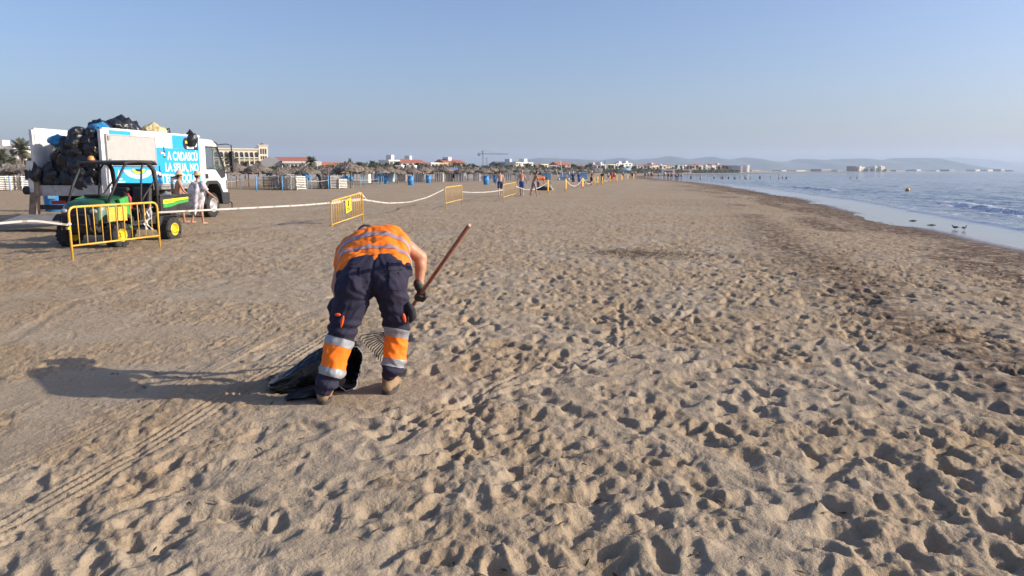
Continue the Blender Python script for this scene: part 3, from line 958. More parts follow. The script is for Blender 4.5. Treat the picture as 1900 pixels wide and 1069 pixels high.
for i, (px_, pt, D) in enumerate([(428, 284, 190), (436, 292, 180), (455, 300, 170), (482, 296, 200), (500, 305, 150), (512, 303, 160), (540, 306, 150), (404, 300, 180)]):
    palm(px_, pt, D, 'palm on the promenade in front of the hotel and pavilion', 'hotel palms')
palm(579, 294, 190, 'slim palm rising over the right end of the pavilion roof')
palm(638, 302, 170, 'dark palm left of the straw parasols, ahead of the slender mast')
palm(607, 305, 170, 'palm just right of the pavilion corner')
for i in range(150):
    f = i/149.0
    px_ = 660 + 690*f**1.0 + random.uniform(-5, 5)
    D = 190 + 560*f**1.3 + random.uniform(-15, 60)
    pt = 300.5 + 10.0*f**.6 + random.uniform(-2.0, 3.0)
    palm(px_, pt, D, 'palm in the dense row along the promenade', 'promenade palms')
hedge = MB()
def bushes(px0, px1, D0, D1, n, zt, sz=1.0):
    for i in range(n):
        f = i/(n-1); D = D0+(D1-D0)*f; p = P(px0+(px1-px0)*f, 318, D)
        for k in range(26):
            c = Vector((p.x+random.gauss(0, 1.6), D+random.gauss(0, 1.5), random.uniform(.1, zt*(.6+.5*random.random()))))
            a = Vector((random.gauss(0, 1), random.gauss(0, 1), random.gauss(0, 1))).normalized()*random.uniform(.3, .7)*sz
            b = Vector((random.gauss(0, 1), random.gauss(0, 1), random.gauss(0, 1))).normalized()*random.uniform(.3, .7)*sz
            hedge.add([c+a, c-a*.4+b, c-b], [(0, 1, 2)])
bushes(395, 640, 175, 180, 60, 3.0); bushes(620, 1000, 190, 340, 420, 3.5, 1.2); bushes(1000, 1370, 340, 850, 420, 3.6, 1.6)
tag(hedge.build('shrubbery', palm_leaf), 'dense mass of shrubs below the promenade palms', None, None, 'stuff')
MB().box((P(560, 318, 172).x, 172, .5), (95, .5, 1.0)).build('promenade_wall', white_wall)
tag(bpy.data.objects['promenade_wall'], 'low white promenade wall behind the straw parasols', 'wall')

# ------------------------------------------------------------------ STRAW PARASOLS
straw = mat('straw_thatch', (0.19, 0.155, 0.12), .95, var=.35, vscale=5, bump=.02, bscale=30)
pole_m = mat('parasol_pole', (0.16, 0.12, 0.09), .9)
def parasol_proto(seed):
    rnd = random.Random(seed); t = thing('straw_parasol', 'straw parasol', 'parasol')
    MB().tube([(0, 0, -.1), (0, 0, 2.0)], .05, 8).build('pole', pole_m, t)
    seg = 40; vs = []; fs = []; prof = [(0.04, 2.62), (.12, 2.42), (.42, 2.2), (.85, 2.0), (1.25, 1.83), (1.4, 1.68)]
    for j, (r, z) in enumerate(prof):
        for k in range(seg):
            w = 2*math.pi*k/seg; jj = rnd.uniform(-1, 1)
            vs.append(((r+jj*.035)*math.cos(w), (r+jj*.035)*math.sin(w), z+jj*.03 - (rnd.uniform(0, .22) if j == 5 else 0)))
    for j in range(5):
        for k in range(seg): fs.append((j*seg+k, j*seg+(k+1) % seg, (j+1)*seg+(k+1) % seg, (j+1)*seg+k))
    n0 = len(vs)
    for k in range(seg):
        w = 2*math.pi*k/seg; vs.append((1.2*math.cos(w), 1.2*math.sin(w), 1.72))
    for k in range(seg): fs.append((5*seg+k, 5*seg+(k+1) % seg, n0+(k+1) % seg, n0+k))
    vs.append((0, 0, 2.15))
    for k in range(seg): fs.append((n0+k, n0+(k+1) % seg, len(vs)-1))
    m = MB(); m.add(vs, fs)
    for k in range(150):
        w = rnd.uniform(0, 6.28); r = rnd.uniform(.9, 1.42); z = 1.98-(r-.9)*.55
        c = Vector((r*math.cos(w), r*math.sin(w), z+.03)); o = Vector((math.cos(w)*.16, math.sin(w)*.16, -.13-rnd.random()*.1)); s_ = Vector((-math.sin(w), math.cos(w), 0))*.03
        m.add([c+s_, c-s_, c+o], [(0, 1, 2)])
    m.build('thatch', straw, t)
    return t
ps = [(parasol_proto(i), []) for i in range(3)]
def parasol(px, pyb, label='straw parasol in the long row along the beach', sc=1.0, group='straw parasols'):
    g = G(px, pyb); pr, us = random.choice(ps)
    sc *= random.uniform(.88, 1.08)
    return place(pr, us, g, random.uniform(0, 6.28), (sc, sc, sc*random.uniform(.92, 1.08)), label, group)
for px_, py_ in [(8, 349), (40, 349), (62, 352), (20, 344), (50, 343), (423, 352), (440, 348), (462, 347), (481, 350), (521, 351), (535, 347), (563, 345), (573, 351), (548, 349),
                 (600, 346), (612, 350), (629, 346), (642, 348), (655, 344), (676, 346), (651, 350), (704, 343), (690, 341), (722, 342), (738, 341), (752, 340), (766, 340), (785, 339), (798, 338), (812, 338), (825, 338), (838, 337), (855, 337), (868, 337), (880, 336.5), (896, 337)]:
    lb = {8: 'straw parasol cut off near the left edge, before the white villa', 62: 'straw parasol half hidden by the open truck side', 423: 'straw parasol directly right of the truck cab',
          481: 'straw parasol in front of the hotel tower', 521: 'straw parasol over the first grey lounger stack', 573: 'straw parasol before the right end of the pavilion', 612: 'straw parasol above the thick post and small white stack',
          651: 'straw parasol over the hanging blue buckets', 676: 'straw parasol over the plain white hut', 704: 'straw parasol over the blue striped hut', 896: 'straw parasol just left of the first walking man'}.get(px_)
    if lb: parasol(px_, py_, lb, sc=.95, group=None)
    else: parasol(px_, py_, sc=.95)
for i in range(70):
    f = i/69.0; px_ = 640+470*f+random.uniform(-6, 6)
    parasol(px_, 340.5-12.5*f**.8+random.uniform(-1.6, .6), sc=.95)

# ------------------------------------------------------------------ SUN LOUNGER STACKS, POSTS, HUTS, BINS
lg_white = mat('white_plastic', (0.66, 0.64, 0.58), .5, var=.06)
lg_grey = mat('grey_plastic', (0.30, 0.29, 0.28), .6, var=.12)
def lounger_mesh(nm):
    mb = MB()
    for sy in (-.3, .3): mb.box((0, sy, 0), (1.9, .05, .06))
    for i in range(12): mb.box((-.85+i*.155, 0, .03), (.11, .6, .02))
    for sx in (-.8, .75):
        for sy in (-.28, .28): mb.box((sx, sy, -.07), (.06, .05, .12))
    return mb.mesh(nm)
lm_w, lm_g = lounger_mesh('sun_lounger'), lounger_mesh('sun_lounger')
lm_w.materials.append(lg_white); lm_g.materials.append(lg_grey)
def stack(px, pyb, n, white, rz):
    g = G(px, pyb)
    for k in range(n):
        o = bpy.data.objects.new('sun_lounger', lm_w if white else lm_g); COL.objects.link(o)
        o.location = (g.x+random.uniform(-.02, .02), g.y, .14+k*.15); o.rotation_euler = (0, 0, rz+random.uniform(-.03, .03))
        if white: tag(o, 'white slatted sun lounger stacked flat behind the blue posts', 'sun lounger', 'stacked white loungers')
        else: tag(o, 'grey slatted sun lounger stacked flat beside the parasol poles', 'sun lounger', 'stacked grey loungers')
for px_, py_, n, wv, rz in [(545, 353, 8, 1, 1.3), (553.5, 353, 8, 1, 1.4), (524, 352, 8, 0, 1.2), (534, 352, 9, 0, 1.5), (502, 349, 8, 0, 1.4), (512, 349, 8, 0, 1.3), (616, 351, 8, 0, 1.35), (624, 350.5, 6, 1, 1.3), (631, 350.5, 6, 1, 1.4), (606, 350, 8, 0, 1.4),
                        (32, 353, 8, 1, 1.35), (41, 353, 8, 1, 1.4), (52, 353, 8, 1, 1.35), (20, 353, 8, 0, 1.3), (3, 354, 8, 1, 1.4)]:
    stack(px_, py_, n, wv, rz)
blue_paint = mat('blue_post_paint', (0.10, 0.33, 0.60), .5)
pale_blue = mat('pale_blue_paint', (0.22, 0.45, 0.60), .55)
post_me = MB().tube([(0, 0, -.2), (0, 0, 1.25)], .05, 8).mesh('blue_post', True); post_me.materials.append(blue_paint)
thin_me = MB().tube([(0, 0, -.2), (0, 0, 1.15)], .025, 6).mesh('blue_post', True); thin_me.materials.append(pale_blue)
rail_m = mat('rope_rail', (0.5, 0.5, 0.48), .8)
prev = None
for i, (px_, py_, thick) in enumerate([(418, 357, 0), (430, 352, 0), (446, 350, 0), (476, 356, 1), (481, 352, 0), (524, 354, 1), (571, 354, 0), (609.5, 351.5, 1), (650, 350, 0), (632, 350, 0), (669, 348, 0), (677, 348, 0), (702, 347, 0), (708, 347, 0), (19, 354, 1), (48, 354, 0), (455, 347, 0), (590, 351, 0), (712, 346, 0)]):
    o = bpy.data.objects.new('blue_post', post_me if thick else thin_me); COL.objects.link(o); o.location = G(px_, py_)
    if thick: tag(o, 'thick bright blue post in front of stacked loungers', 'post', 'thick blue posts')
    else: tag(o, 'thin pale blue post of the roped parasol area', 'post', 'thin blue posts')
for a, b in [((418, 357), (446, 350)), ((430, 352), (481, 352)), ((481, 352), (524, 354)), ((571, 354), (609.5, 351.5)), ((571, 354), (590, 351)), ((650, 350), (702, 347)), ((446, 350), (455, 347)), ((-20, 353.5), (65, 354.5))]:
    p, q = G(*a), G(*b); m_ = (p+q)/2
    z = .75
    tag(MB().tube([p+Vector((0, 0, z+.1)), m_+Vector((0, 0, z)), q+Vector((0, 0, z+.1))], .015, 5).build('boundary_rope', rail_m), 'thin rope strung between pale blue posts', 'rope', 'boundary ropes')
# blue striped hut and white huts
stripe_b = mat('hut_blue', (0.07, 0.22, 0.50), .6); stripe_w = mat('hut_pale', (0.55, 0.62, 0.68), .6); hut_w = mat('hut_white', (0.72, 0.70, 0.64), .6)
def hut(px0, px1, pyb, hgt, mats_, label, roof=None, d=1.8):
    g0, g1 = G(px0, pyb), G(px1, pyb); w_ = (g1-g0).length
    t = thing('beach_hut', label, 'hut', (g0+g1)/2)
    MB().box((0, d/2, hgt/2), (w_-.04, d-.02, hgt-.04)).build('wall', hut_w, t)
    n = 8
    for i in range(n): MB().box((-w_/2+(i+.5)*w_/n, 0, hgt/2), (w_/n-.03, .05, hgt)).build('plank', mats_[i % len(mats_)], t)
    for i in range(4): MB().box((w_/2, (i+.5)*d/4, hgt/2), (.05, d/4-.03, hgt)).build('plank', mats_[i % len(mats_)], t)
    MB().box((0, d/2, hgt+.05), (w_+.3, d+.3, .08)).build('roof', roof or hut_w, t)
hut(668, 684, 339.5, 1.35, [hut_w], 'small plain white hut under a straw parasol')
hut(695, 716, 337.5, 1.5, [stripe_b, pale_blue], 'blue and pale striped beach hut')
hut(718, 729, 337.5, 1.35, [stripe_w, pale_blue], 'pale aqua slatted hut right of the striped one')
hut(737, 752, 337, 1.3, [mat('hut_brown', (0.26, 0.17, 0.11), .8), lg_grey], 'brown timber hut among the parasols')
for a, b, yb in [(769, 782, 338), (807, 822, 337.5), (828, 840, 337), (842, 862, 336), (878, 890, 336), (935, 950, 335.5), (955, 970, 335.5), (973, 982, 335)]:
    hut(a, b, yb, 1.3, [lg_grey, lg_white], {769: 'grey slatted hut between two blue bins', 807: 'grey slatted hut right of the third blue bin', 828: 'small grey hut before the purple awning', 842: 'longest pale grey hut mid row', 878: 'grey hut left of the fourth blue bin', 935: 'grey hut behind the walking men', 955: 'grey hut behind the second walking man', 973: 'last grey hut left of the bending man'}[a])
for a, b, yb in [(1005, 1013, 334), (1014, 1022, 334), (1040, 1050, 334), (1056, 1063, 333.5), (1075, 1090, 332.5)]:
    hut(a, b, yb, 1.4, [stripe_b, pale_blue], {1005: 'far blue hut right of the orange worker', 1014: 'second far blue hut in line', 1040: 'far pale blue hut beside the sailing boat', 1056: 'far blue hut left of the walking women', 1075: 'farthest blue hut near the seated man'}[a])
bin_b = mat('bin_blue', (0.02, 0.20, 0.50), .45); bin_d = mat('bin_dark', (0.03, 0.08, 0.2), .5)
def bin_proto():
    t = thing('litter_bin', 'bin', 'litter bin')
    MB().lathe([(0, 0), (.27, 0), (.29, .1), (.31, .5), (.30, .88), (.24, .9), (0, .88)], seg=20).build('drum', bin_b, t, True)
    MB().lathe([(.315, .86), (.325, .90), (.315, .95), (.28, .95)], seg=20).build('rim', bin_b, t, True)
    MB().box((.0, -.31, .55), (.2, .03, .22)).build('badge', pale_blue, t)
    return t
bp, ub = bin_proto(), []
for px_, py_, lb in [(716, 341, 'blue drum litter bin beside the striped hut'), (762, 343.5, 'nearest blue drum litter bin on open sand'), (795, 339.5, 'blue drum litter bin right of the grey slatted hut'),
                     (902, 342.5, 'blue drum bin left of the first walking man'), (919.5, 339, 'blue drum bin just behind the first walking man')]:
    place(bp, ub, G(px_, py_), 0, 1.15, lb)
t = place(bp, ub, G(103, 393), .3, 1.25, 'tall blue bin under the tail of the truck')
# blue buckets hung at a post
for px_, py_, z in [(565, 351, 1.3), (569, 351.5, 1.25), (574.5, 352, .95), (640, 349, 1.0), (646, 349, 1.05), (652, 350, .95), (637, 349, .9)]:
    g = G(px_, py_); tag(MB().lathe([(0, -.2), (.14, -.2), (.19, .15), (.17, .15), (.12, -.15)], (g.x, g.y, z), seg=14).build('blue_bucket', bin_b, None, True), 'blue bucket hung on a thin post by the parasols', 'bucket', 'hanging blue buckets')
    tag(MB().tube([(g.x+.2, g.y, 0), (g.x+.2, g.y, z+.25), (g.x, g.y, z+.22)], .02, 6).build('bucket_post', pale_blue), 'thin pale post holding a blue bucket', 'post', 'bucket posts')

# ================================================================== TRUCK
paint_w = mat('truck_white_paint', (0.68, 0.675, 0.655), .4, var=.13, vscale=3.5, coat=.3)
panel_g = mat('grey_panel', (0.38, 0.375, 0.355), .55, var=.05)
print_b = mat('print_blue', (0.02, 0.33, 0.72), .45, var=.04)
print_w = mat('print_white', (0.80, 0.80, 0.80), .5, var=.03)
print_y = mat('print_yellow', (0.75, 0.58, 0.04), .5)
print_k = mat('print_black', (0.02, 0.02, 0.025), .5)
print_g = mat('print_grey', (0.42, 0.50, 0.60), .5)
chassis = mat('chassis_black', (0.025, 0.025, 0.028), .6, var=.3)
rubber = mat('tyre_rubber', (0.03, 0.029, 0.028), .9, var=.35, vscale=12)
alu = mat('aluminium', (0.42, 0.41, 0.40), .45, .6, var=.15)
alu_dusty = mat('dusty_steel_plate', (0.26, 0.25, 0.24), .7, .2, var=.2)
rim_grey = mat('rim_grey', (0.42, 0.42, 0.42), .5, .3, var=.2)
glass_m = mat('cab_glass', (0.10, 0.13, 0.14), .03, trans=0.0, alpha=.30, var=.02, spec=.3)
dark_trim = mat('dark_trim', (0.03, 0.03, 0.033), .5, var=.2)
beacon_m = mat('beacon_orange', (0.85, 0.30, 0.05), .15, var=.02)
red_lens = mat('red_lens', (0.35, 0.02, 0.02), .25)
leather = mat('cab_seat', (0.06, 0.06, 0.07), .8)

def wheel(parent, c, r, w, rimr, rimm, side=1, name='wheel', lugs=26, dish=.5):
    """axis along local X; side = direction of the outer face"""
    c = Vector(c)
    prof = [(rimr, -w/2), (r*.90, -w/2), (r*.985, -w/2*.78), (r, -w*.25), (r, w*.25), (r*.985, w/2*.78), (r*.90, w/2), (rimr, w/2)]
    mb = MB().lathe(prof, (0, 0, 0), 'X', 44)
    for k in range(lugs):
        a = 2*math.pi*k/lugs
        for sx in (-1, 1):
            a2 = a + (math.pi/lugs if sx > 0 else 0)
            rot = Matrix.Rotation(a2, 3, 'X')
            p = rot @ Vector((sx*w*.27, 0, r))
            mb.box(p, (w*.36, 2*math.pi*r/lugs*.45, r*.06), rot @ Matrix.Rotation(sx*.35, 3, 'Z'))
    wo = mb.build(name, rubber, parent, False, loc=c)
    s_ = side
    rm = MB().lathe([(rimr*1.02, s_*w*.48), (rimr*.96, s_*w*.52), (rimr*.86, s_*w*.47), (rimr*.78, s_*w*(.5-dish*.55)), (rimr*.40, s_*w*(.5-dish*.7)), (rimr*.34, s_*w*(.5-dish*.3)), (0, s_*w*(.5-dish*.3))], (0, 0, 0), 'X', 32)
    for k in range(8):
        a = 2*math.pi*k/8
        rm.box((s_*w*(.5-dish*.62), rimr*.56*math.cos(a), rimr*.56*math.sin(a)), (w*.06, rimr*.12, rimr*.12))
    rm.lathe([(rimr*1.02, -s_*w*.48), (rimr*.3, -s_*w*.2), (0, -s_*w*.2)], (0, 0, 0), 'X', 24)
    rm.build('rim', rimm, wo, True)
    return wo

TR = Vector((-11.70, 21.6, 0)); TA = math.atan2(-0.14, 0.99)   # local +Y forward, +X towards the sea
truck = thing('truck', 'white refuse truck with blue printed side, open tail and black bags piled high', 'truck',
              (TR.x - 1.15*math.cos(TA), TR.y - 1.15*math.sin(TA), 0), TA)
def tb(name, mb, m, parent=truck, smooth=False, bevel=0.0): return mb.build(name, m, parent, smooth, bevel=bevel)
tb('chassis', MB().box((-.4, 3.3, .85), (.12, 6.4, .25)).box((.4, 3.3, .85), (.12, 6.4, .25)).box((0, .5, .85), (.9, .12, .2)).box((0, 2.5, .85), (.9, .12, .2)).box((0, 4.3, .85), (.9, .12, .2)).box((0, 1.6, .5), (1.6, .14, .14)).box((0, 5.85, .5), (1.6, .14, .14)), chassis)
tb('bed_floor', MB().box((.05, 2.55, 1.13), (2.16, 5.0, .12)), alu_dusty)
tb('rear_sill', MB().box((.05, -.06, 1.10), (2.16, .14, .30)), alu)
tb('side_wall', MB().box((1.13, 2.55, 2.03), (.05, 5.0, 1.62)), paint_w)
tb('side_wall', MB().box((-1.02, 2.55, 2.03), (.05, 5.0, 1.62)), paint_w)
tb('headboard', MB().box((.05, 5.03, 2.03), (2.1, .05, 1.62)), paint_w)
for sx in (-1, 1):
    tb('top_rail', MB().box((1.135 if sx > 0 else -1.025, 2.55, 2.86), (.08, 5.05, .06)), paint_w)
    tb('rear_post', MB().box((1.135 if sx > 0 else -1.025, -.03, 1.98), (.09, .09, 1.72)), paint_w)
tb('bottom_rail', MB().box((1.15, 2.55, 1.21), (.04, 5.02, .09)), alu)
tb('hinge_post', MB().box((-1.05, -.17, 1.5), (.14, .1, .9)), paint_w)
tb('lift_arm', MB().prism([(-.15, 1.4), (-.05, 1.4), (-.18, .42), (-.34, .42)], -1.10, -.86, 'X'), mat('dusty_column', (0.23, 0.17, 0.12), .8, var=.3))
tb('lift_bracket', MB().lathe([(0, -.1), (.12, -.1), (.12, .1), (0, .1)], (-1.19, -.15, 1.1), 'X', 14).box((-1.15, -.15, 1.55), (.1, .16, .3)), chassis)
tb('white_fork', MB().prism([(1.15, 1.9), (1.42, 1.9), (1.40, .9), (1.30, .6), (1.22, .95)], -.16, -.12, 'Y').box((1.28, -.15, 1.5), (.12, .06, .5)), paint_w)
pl = MB().add([(-1.25, -.35, .42), (1.15, -.35, .42), (1.10, -1.25, .22), (-1.45, -1.25, .20), (-1.25, -.35, .36), (1.15, -.35, .36), (1.10, -1.25, .17), (-1.45, -1.25, .15)],
              [(0, 1, 2, 3), (4, 7, 6, 5), (0, 4, 5, 1), (1, 5, 6, 2), (2, 6, 7, 3), (3, 7, 4, 0)])
tb('lift_platform', pl, alu_dusty)
tb('rear_bumper', MB().box((.1, -.12, .62), (1.9, .1, .14)), chassis)
tb('tail_lamp', MB().box((-.25, -.17, .76), (.42, .05, .11)), red_lens)
tb('tail_lamp', MB().box((.95, -.17, .76), (.3, .05, .11)), red_lens)
tb('number_plate', MB().box((0.15, -.19, .60), (.5, .02, .12)), panel_g)
tb('work_lamp', MB().lathe([(0, 0), (.08, 0), (.1, -.08), (0, -.06)], (.05, -.25, .43), 'Y', 14), rim_grey)
tb('mudguard', MB().prism([(y_, z_) for y_, z_ in [(1.0, .5), (1.05, .95), (1.3, 1.05), (1.95, 1.05), (2.2, .95), (2.25, .5), (2.2, .5), (2.15, .9), (1.9, 1.0), (1.35, 1.0), (1.1, .9), (1.05, .5)]], .7, 1.12, 'X'), chassis)
tb('fuel_tank', MB().lathe([(0, 0), (.28, .02), (.28, .95), (0, .97)], (.8, 3.3, .72), 'Y', 18), alu, smooth=False)
tb('side_guard', MB().box((1.05, 3.0, .62), (.04, 1.7, .09)).box((1.05, 3.0, .85), (.04, 1.7, .09)).box((1.02, 2.4, .75), (.04, .06, .4)).box((1.02, 3.7, .75), (.04, .06, .4)), chassis)
for sx in (-1, 1):
    wheel(truck, (sx*.92, 1.62, .43), .43, .42, .24, rim_grey, sx, dish=.6)
    wheel(truck, (sx*.95, 5.86, .43), .44, .28, .25, rim_grey, sx, dish=.5)
# --- cab
Y0, Y1 = 5.16, 6.92
cab_side = [(Y0, .95), (5.30, .95), (5.36, 1.12), (5.55, 1.26), (6.15, 1.26), (6.36, 1.12), (6.45, .85), (6.95, .80), (6.97, 1.35), (6.90, 1.72), (Y0, 1.72)]
tb('cab_body', MB().prism(cab_side, -1.08, 1.08, 'X'), paint_w, bevel=.02)
tb('cab_roof', MB().prism([(Y0, 2.66), (5.3, 2.80), (6.1, 2.78), (6.40, 2.62), (6.42, 2.54), (Y0, 2.54)], -1.04, 1.04, 'X'), paint_w, bevel=.02)
tb('cab_back', MB().box((0, Y0+.04, 2.13), (2.08, .06, .82)), paint_w)
for sx in (-1, 1):
    tb('door_pillar', MB().box((sx*1.04, Y0+.22, 2.13), (.06, .36, .83)), paint_w)
    tb('front_pillar', MB().tube([(sx*1.03, 6.86, 1.72), (sx*1.0, 6.42, 2.58)], .05, 6), dark_trim)
    tb('side_window', MB().add([(sx*1.05, 5.58, 1.74), (sx*1.05, 6.8, 1.74), (sx*1.03, 6.42, 2.5), (sx*1.03, 5.58, 2.52), (sx*1.045, 5.58, 1.74), (sx*1.045, 6.8, 1.74), (sx*1.025, 6.42, 2.5), (sx*1.025, 5.58, 2.52)], [(0, 1, 2, 3), (4, 7, 6, 5)]), glass_m)
    tb('window_frame', MB().tube([(sx*1.06, 5.57, 1.73), (sx*1.06, 5.57, 2.53), (sx*1.045, 6.42, 2.52), (sx*1.06, 6.84, 1.73), (sx*1.06, 6.5, 1.55), (sx*1.06, 6.2, 1.73), (sx*1.06, 5.57, 1.73)], .025, 6), dark_trim)
    tb('corner_trim', MB().prism([(6.15, 1.72), (6.85, 1.72), (6.8, 1.45), (6.55, 1.38)], sx*1.085-.006, sx*1.085+.006, 'X'), dark_trim)
    tb('mirror', MB().box((sx*1.30, 6.98, 2.12), (.13, .14, .56)).box((sx*1.30, 6.98, 1.72), (.13, .13, .18)), dark_trim, bevel=.02)
    tb('mirror_arm', MB().tube([(sx*1.04, 6.45, 2.62), (sx*1.2, 6.8, 2.66), (sx*1.30, 6.98, 2.62), (sx*1.30, 6.98, 1.6), (sx*1.06, 6.84, 1.62)], .022, 6), dark_trim)
tb('windscreen', MB().add([(-1.0, 6.89, 1.72), (1.0, 6.89, 1.72), (.98, 6.43, 2.56), (-.98, 6.43, 2.56)], [(0, 1, 2, 3)]), glass_m)
tb('sun_visor', MB().box((0, 6.52, 2.66), (1.9, .18, .1), Matrix.Rotation(-.35, 3, 'X')), dark_trim)
tb('wheel_arch', MB().prism([(5.22, .5), (5.26, .95), (5.36, 1.18), (5.55, 1.32), (6.15, 1.32), (6.36, 1.18), (6.50, .92), (6.55, .5), (6.45, .5), (6.40, .85), (6.28, 1.08), (6.12, 1.2), (5.6, 1.2), (5.45, 1.1), (5.36, .92), (5.32, .5)], .62, 1.13, 'X'), dark_trim)
tb('bumper', MB().prism([(6.50, .45), (6.95, .42), (7.05, .55), (7.05, .84), (6.92, .88), (6.5, .88)], -1.1, 1.1, 'X'), dark_trim, bevel=.02)
tb('bumper_step', MB().tube([(1.0, 6.9, .48), (1.05, 7.15, .5), (1.05, 7.28, .42), (1.05, 7.25, .22), (1.05, 7.1, .2)], .03, 6), dark_trim)
tb('headlight', MB().box((.85, 7.06, .72), (.34, .03, .16)), panel_g)
tb('headlight', MB().box((-.85, 7.06, .72), (.34, .03, .16)), panel_g)
dh = tb('door_handle', MB().box((1.095, 5.52, 1.48), (.03, .16, .16)), dark_trim)
tb('door_seam', MB().box((1.083, 5.45, 1.48), (.006, .012, .46)).box((1.083, 6.6, 1.1), (.006, .012, .5)), dark_trim)
tb('door_stripe', MB().box((1.084, 5.95, 1.42), (.006, 1.0, .012)).box((1.084, 5.95, 1.36), (.006, 1.0, .012)), rim_grey)
tb('indicator', MB().box((1.084, 6.88, 1.15), (.02, .05, .34)), dark_trim)
for sx in (-.5, .5):
    tb('cab_seat', MB().box((sx, 5.75, 1.75), (.5, .5, .14)).box((sx, 5.5, 2.1), (.5, .14, .75)), leather, bevel=.04)
tb('steering_wheel', MB().lathe([(.2, 0), (.215, .015), (.23, 0), (.215, -.015)], (-.5, 6.3, 1.85), 'Y', 20, True), dark_trim)
bc = tb('beacon', MB().lathe([(0, .20), (.06, .19), (.085, .13), (.09, .03)], (.35, 5.45, 2.80), 'Z', 16), beacon_m, smooth=True)
MB().lathe([(.095, .03), (.1, 0), (.0, 0)], (.35, 5.45, 2.80), 'Z', 16).build('beacon_base', dark_trim, bc)
tb('intake_gap_box', MB().box((1.0, 5.10, 2.1), (.2, .10, 1.5)), dark_trim)  # dark intake box, also stands in for the dark gap behind the cab
tb('roof_horn', MB().box((.85, 5.2, 2.88), (.12, .3, .12)), paint_w)
# --- side print and panel
XP = 1.158
def flat(y0, y1, z0, z1, m, name, dx=0.0, t_=.004):
    return tb(name, MB().box((XP+dx, (y0+y1)/2, (z0+z1)/2), (t_, y1-y0, z1-z0)), m)
flat(.32, 5.0, 1.27, 2.40, print_b, 'blue_print')
flat(3.42, 5.0, 2.404, 2.82, print_b, 'blue_print')
flat(.32, 1.3, 2.72, 2.82, print_b, 'blue_print')
flat(.14, 2.40, 1.84, 2.68, panel_g, 'hinged_panel', .03, .05)
tb('panel_frame', MB().box((XP+.03, 1.27, 2.70), (.06, 2.32, .03)).box((XP+.03, 1.27, 1.82), (.06, 2.32, .03)).box((XP+.03, .12, 2.26), (.06, .03, .9)).box((XP+.03, 2.42, 2.26), (.06, .03, .9)), panel_g)
for yl, zl_ in ((.2, 2.6), (.2, 1.95), (2.33, 1.93)): tb('latch', MB().box((XP+.07, yl, zl_), (.04, .08, .12)), alu)
def ring(yc, zc, r0, r1, sy, m, name, a0=0, a1=360, dx=.006):
    mb = MB(); n = 28; vs = []
    for i in range(n+1):
        a = R(a0+(a1-a0)*i/n)
        for rr in (r0, r1): vs.append((XP+dx, yc+rr*math.cos(a)*sy, zc+rr*math.sin(a)))
    mb.add(vs, [(2*i, 2*i+1, 2*i+3, 2*i+2) for i in range(n)])
    return tb(name, mb, m)
ring(1.55, 1.72, .0, .15, 2.2, print_y, 'print_figure', 180, 360, .010)
ring(1.55, 1.72, .0, .08, 2.2, print_k, 'print_figure', 180, 360, .014)
ring(1.55, 1.72, .17, .30, 2.4, print_g, 'print_figure', 185, 355, .007)
ring(2.45, 1.42, .12, .22, 1.3, print_g, 'print_figure', 15, 165, .007)
ring(2.60, 1.50, .0, .07, 1.6, print_k, 'print_figure', 0, 360, .009)
# bottle and cord drawings
for yc, zc, s_ in ((2.93, 2.24, 1), (2.62, 1.62, -1)):
    tb('print_bottle', MB().box((XP+.006, yc, zc+.12), (.003, .05, .16)).box((XP+.006, yc, zc-.05), (.003, .12, .2)), print_k)
    tb('print_bottle', MB().box((XP+.009, yc, zc-.05), (.003, .07, .1)).box((XP+.009, yc-.12, zc), (.003, .16, .05)), print_w)
    tb('print_cap', MB().box((XP+.009, yc-.2, zc+.02), (.003, .05, .09)), mat('print_red', (.6, .12, .12), .5))
# small white emblem bottom left
tb('emblem', MB().prism([(.52, 1.46), (.62, 1.72), (.66, 1.46)], XP+.004, XP+.008, 'X').prism([(.48, 1.44), (.78, 1.44), (.72, 1.40), (.54, 1.40)], XP+.004, XP+.008, 'X').box((XP+.006, .63, 1.345), (.004, .46, .035)), print_w)
# black rounded badge
pill = [(4.22+.20*math.cos(a), 2.58+.20*math.sin(a)) for a in [math.pi/2+math.pi*i/10 for i in range(11)]] + [(4.93, 2.38), (4.93, 2.78)]
tb('badge', MB().prism(pill, XP+.003, XP+.007, 'X'), print_k)
tb('badge_mark', MB().box((XP+.010, 4.27, 2.63), (.003, .22, .09)), print_y)
tb('badge_mark', MB().box((XP+.010, 4.45, 2.45), (.003, .42, .07)), print_w)
ring(4.78, 2.58, .05, .10, 1, print_w, 'badge_mark', 0, 360, .012)
ring(4.78, 2.58, .0, .03, 1, print_w, 'badge_mark', 0, 360, .012)

def text_mesh(txt, height, width, bold=0.0):
    cu = bpy.data.curves.new('t', 'FONT'); cu.body = txt; cu.size = 1; cu.offset = bold; cu.extrude = 0.004
    o = bpy.data.objects.new('t', cu); COL.objects.link(o)
    dg = bpy.context.evaluated_depsgraph_get(); me = bpy.data.meshes.new_from_object(o.evaluated_get(dg))
    bpy.data.objects.remove(o); bpy.data.curves.remove(cu)
    c = get_co(me); mn, mx = c.min(0), c.max(0)
    cap = 0.72
    c[:, 0] = (c[:, 0]-mn[0])*width/(mx[0]-mn[0])
    c[:, 1] = c[:, 1]*height/cap
    set_co(me, c); me.name = 'lettering'
    return me
for txt, y0, y1, z0, hh in [('A CADASCÚ', 3.08, 4.86, 2.02, .28), ('LA SEUA, NO', 2.94, 4.88, 1.655, .275), ("T'EQUIVOQUES", 2.68, 4.88, 1.30, .27)]:
    me = text_mesh(txt, hh, y1-y0, .018)
    o = link('lettering', me, print_w, truck, (XP+.005, y0, z0))
    o.rotation_euler = (R(90), 0, R(90))

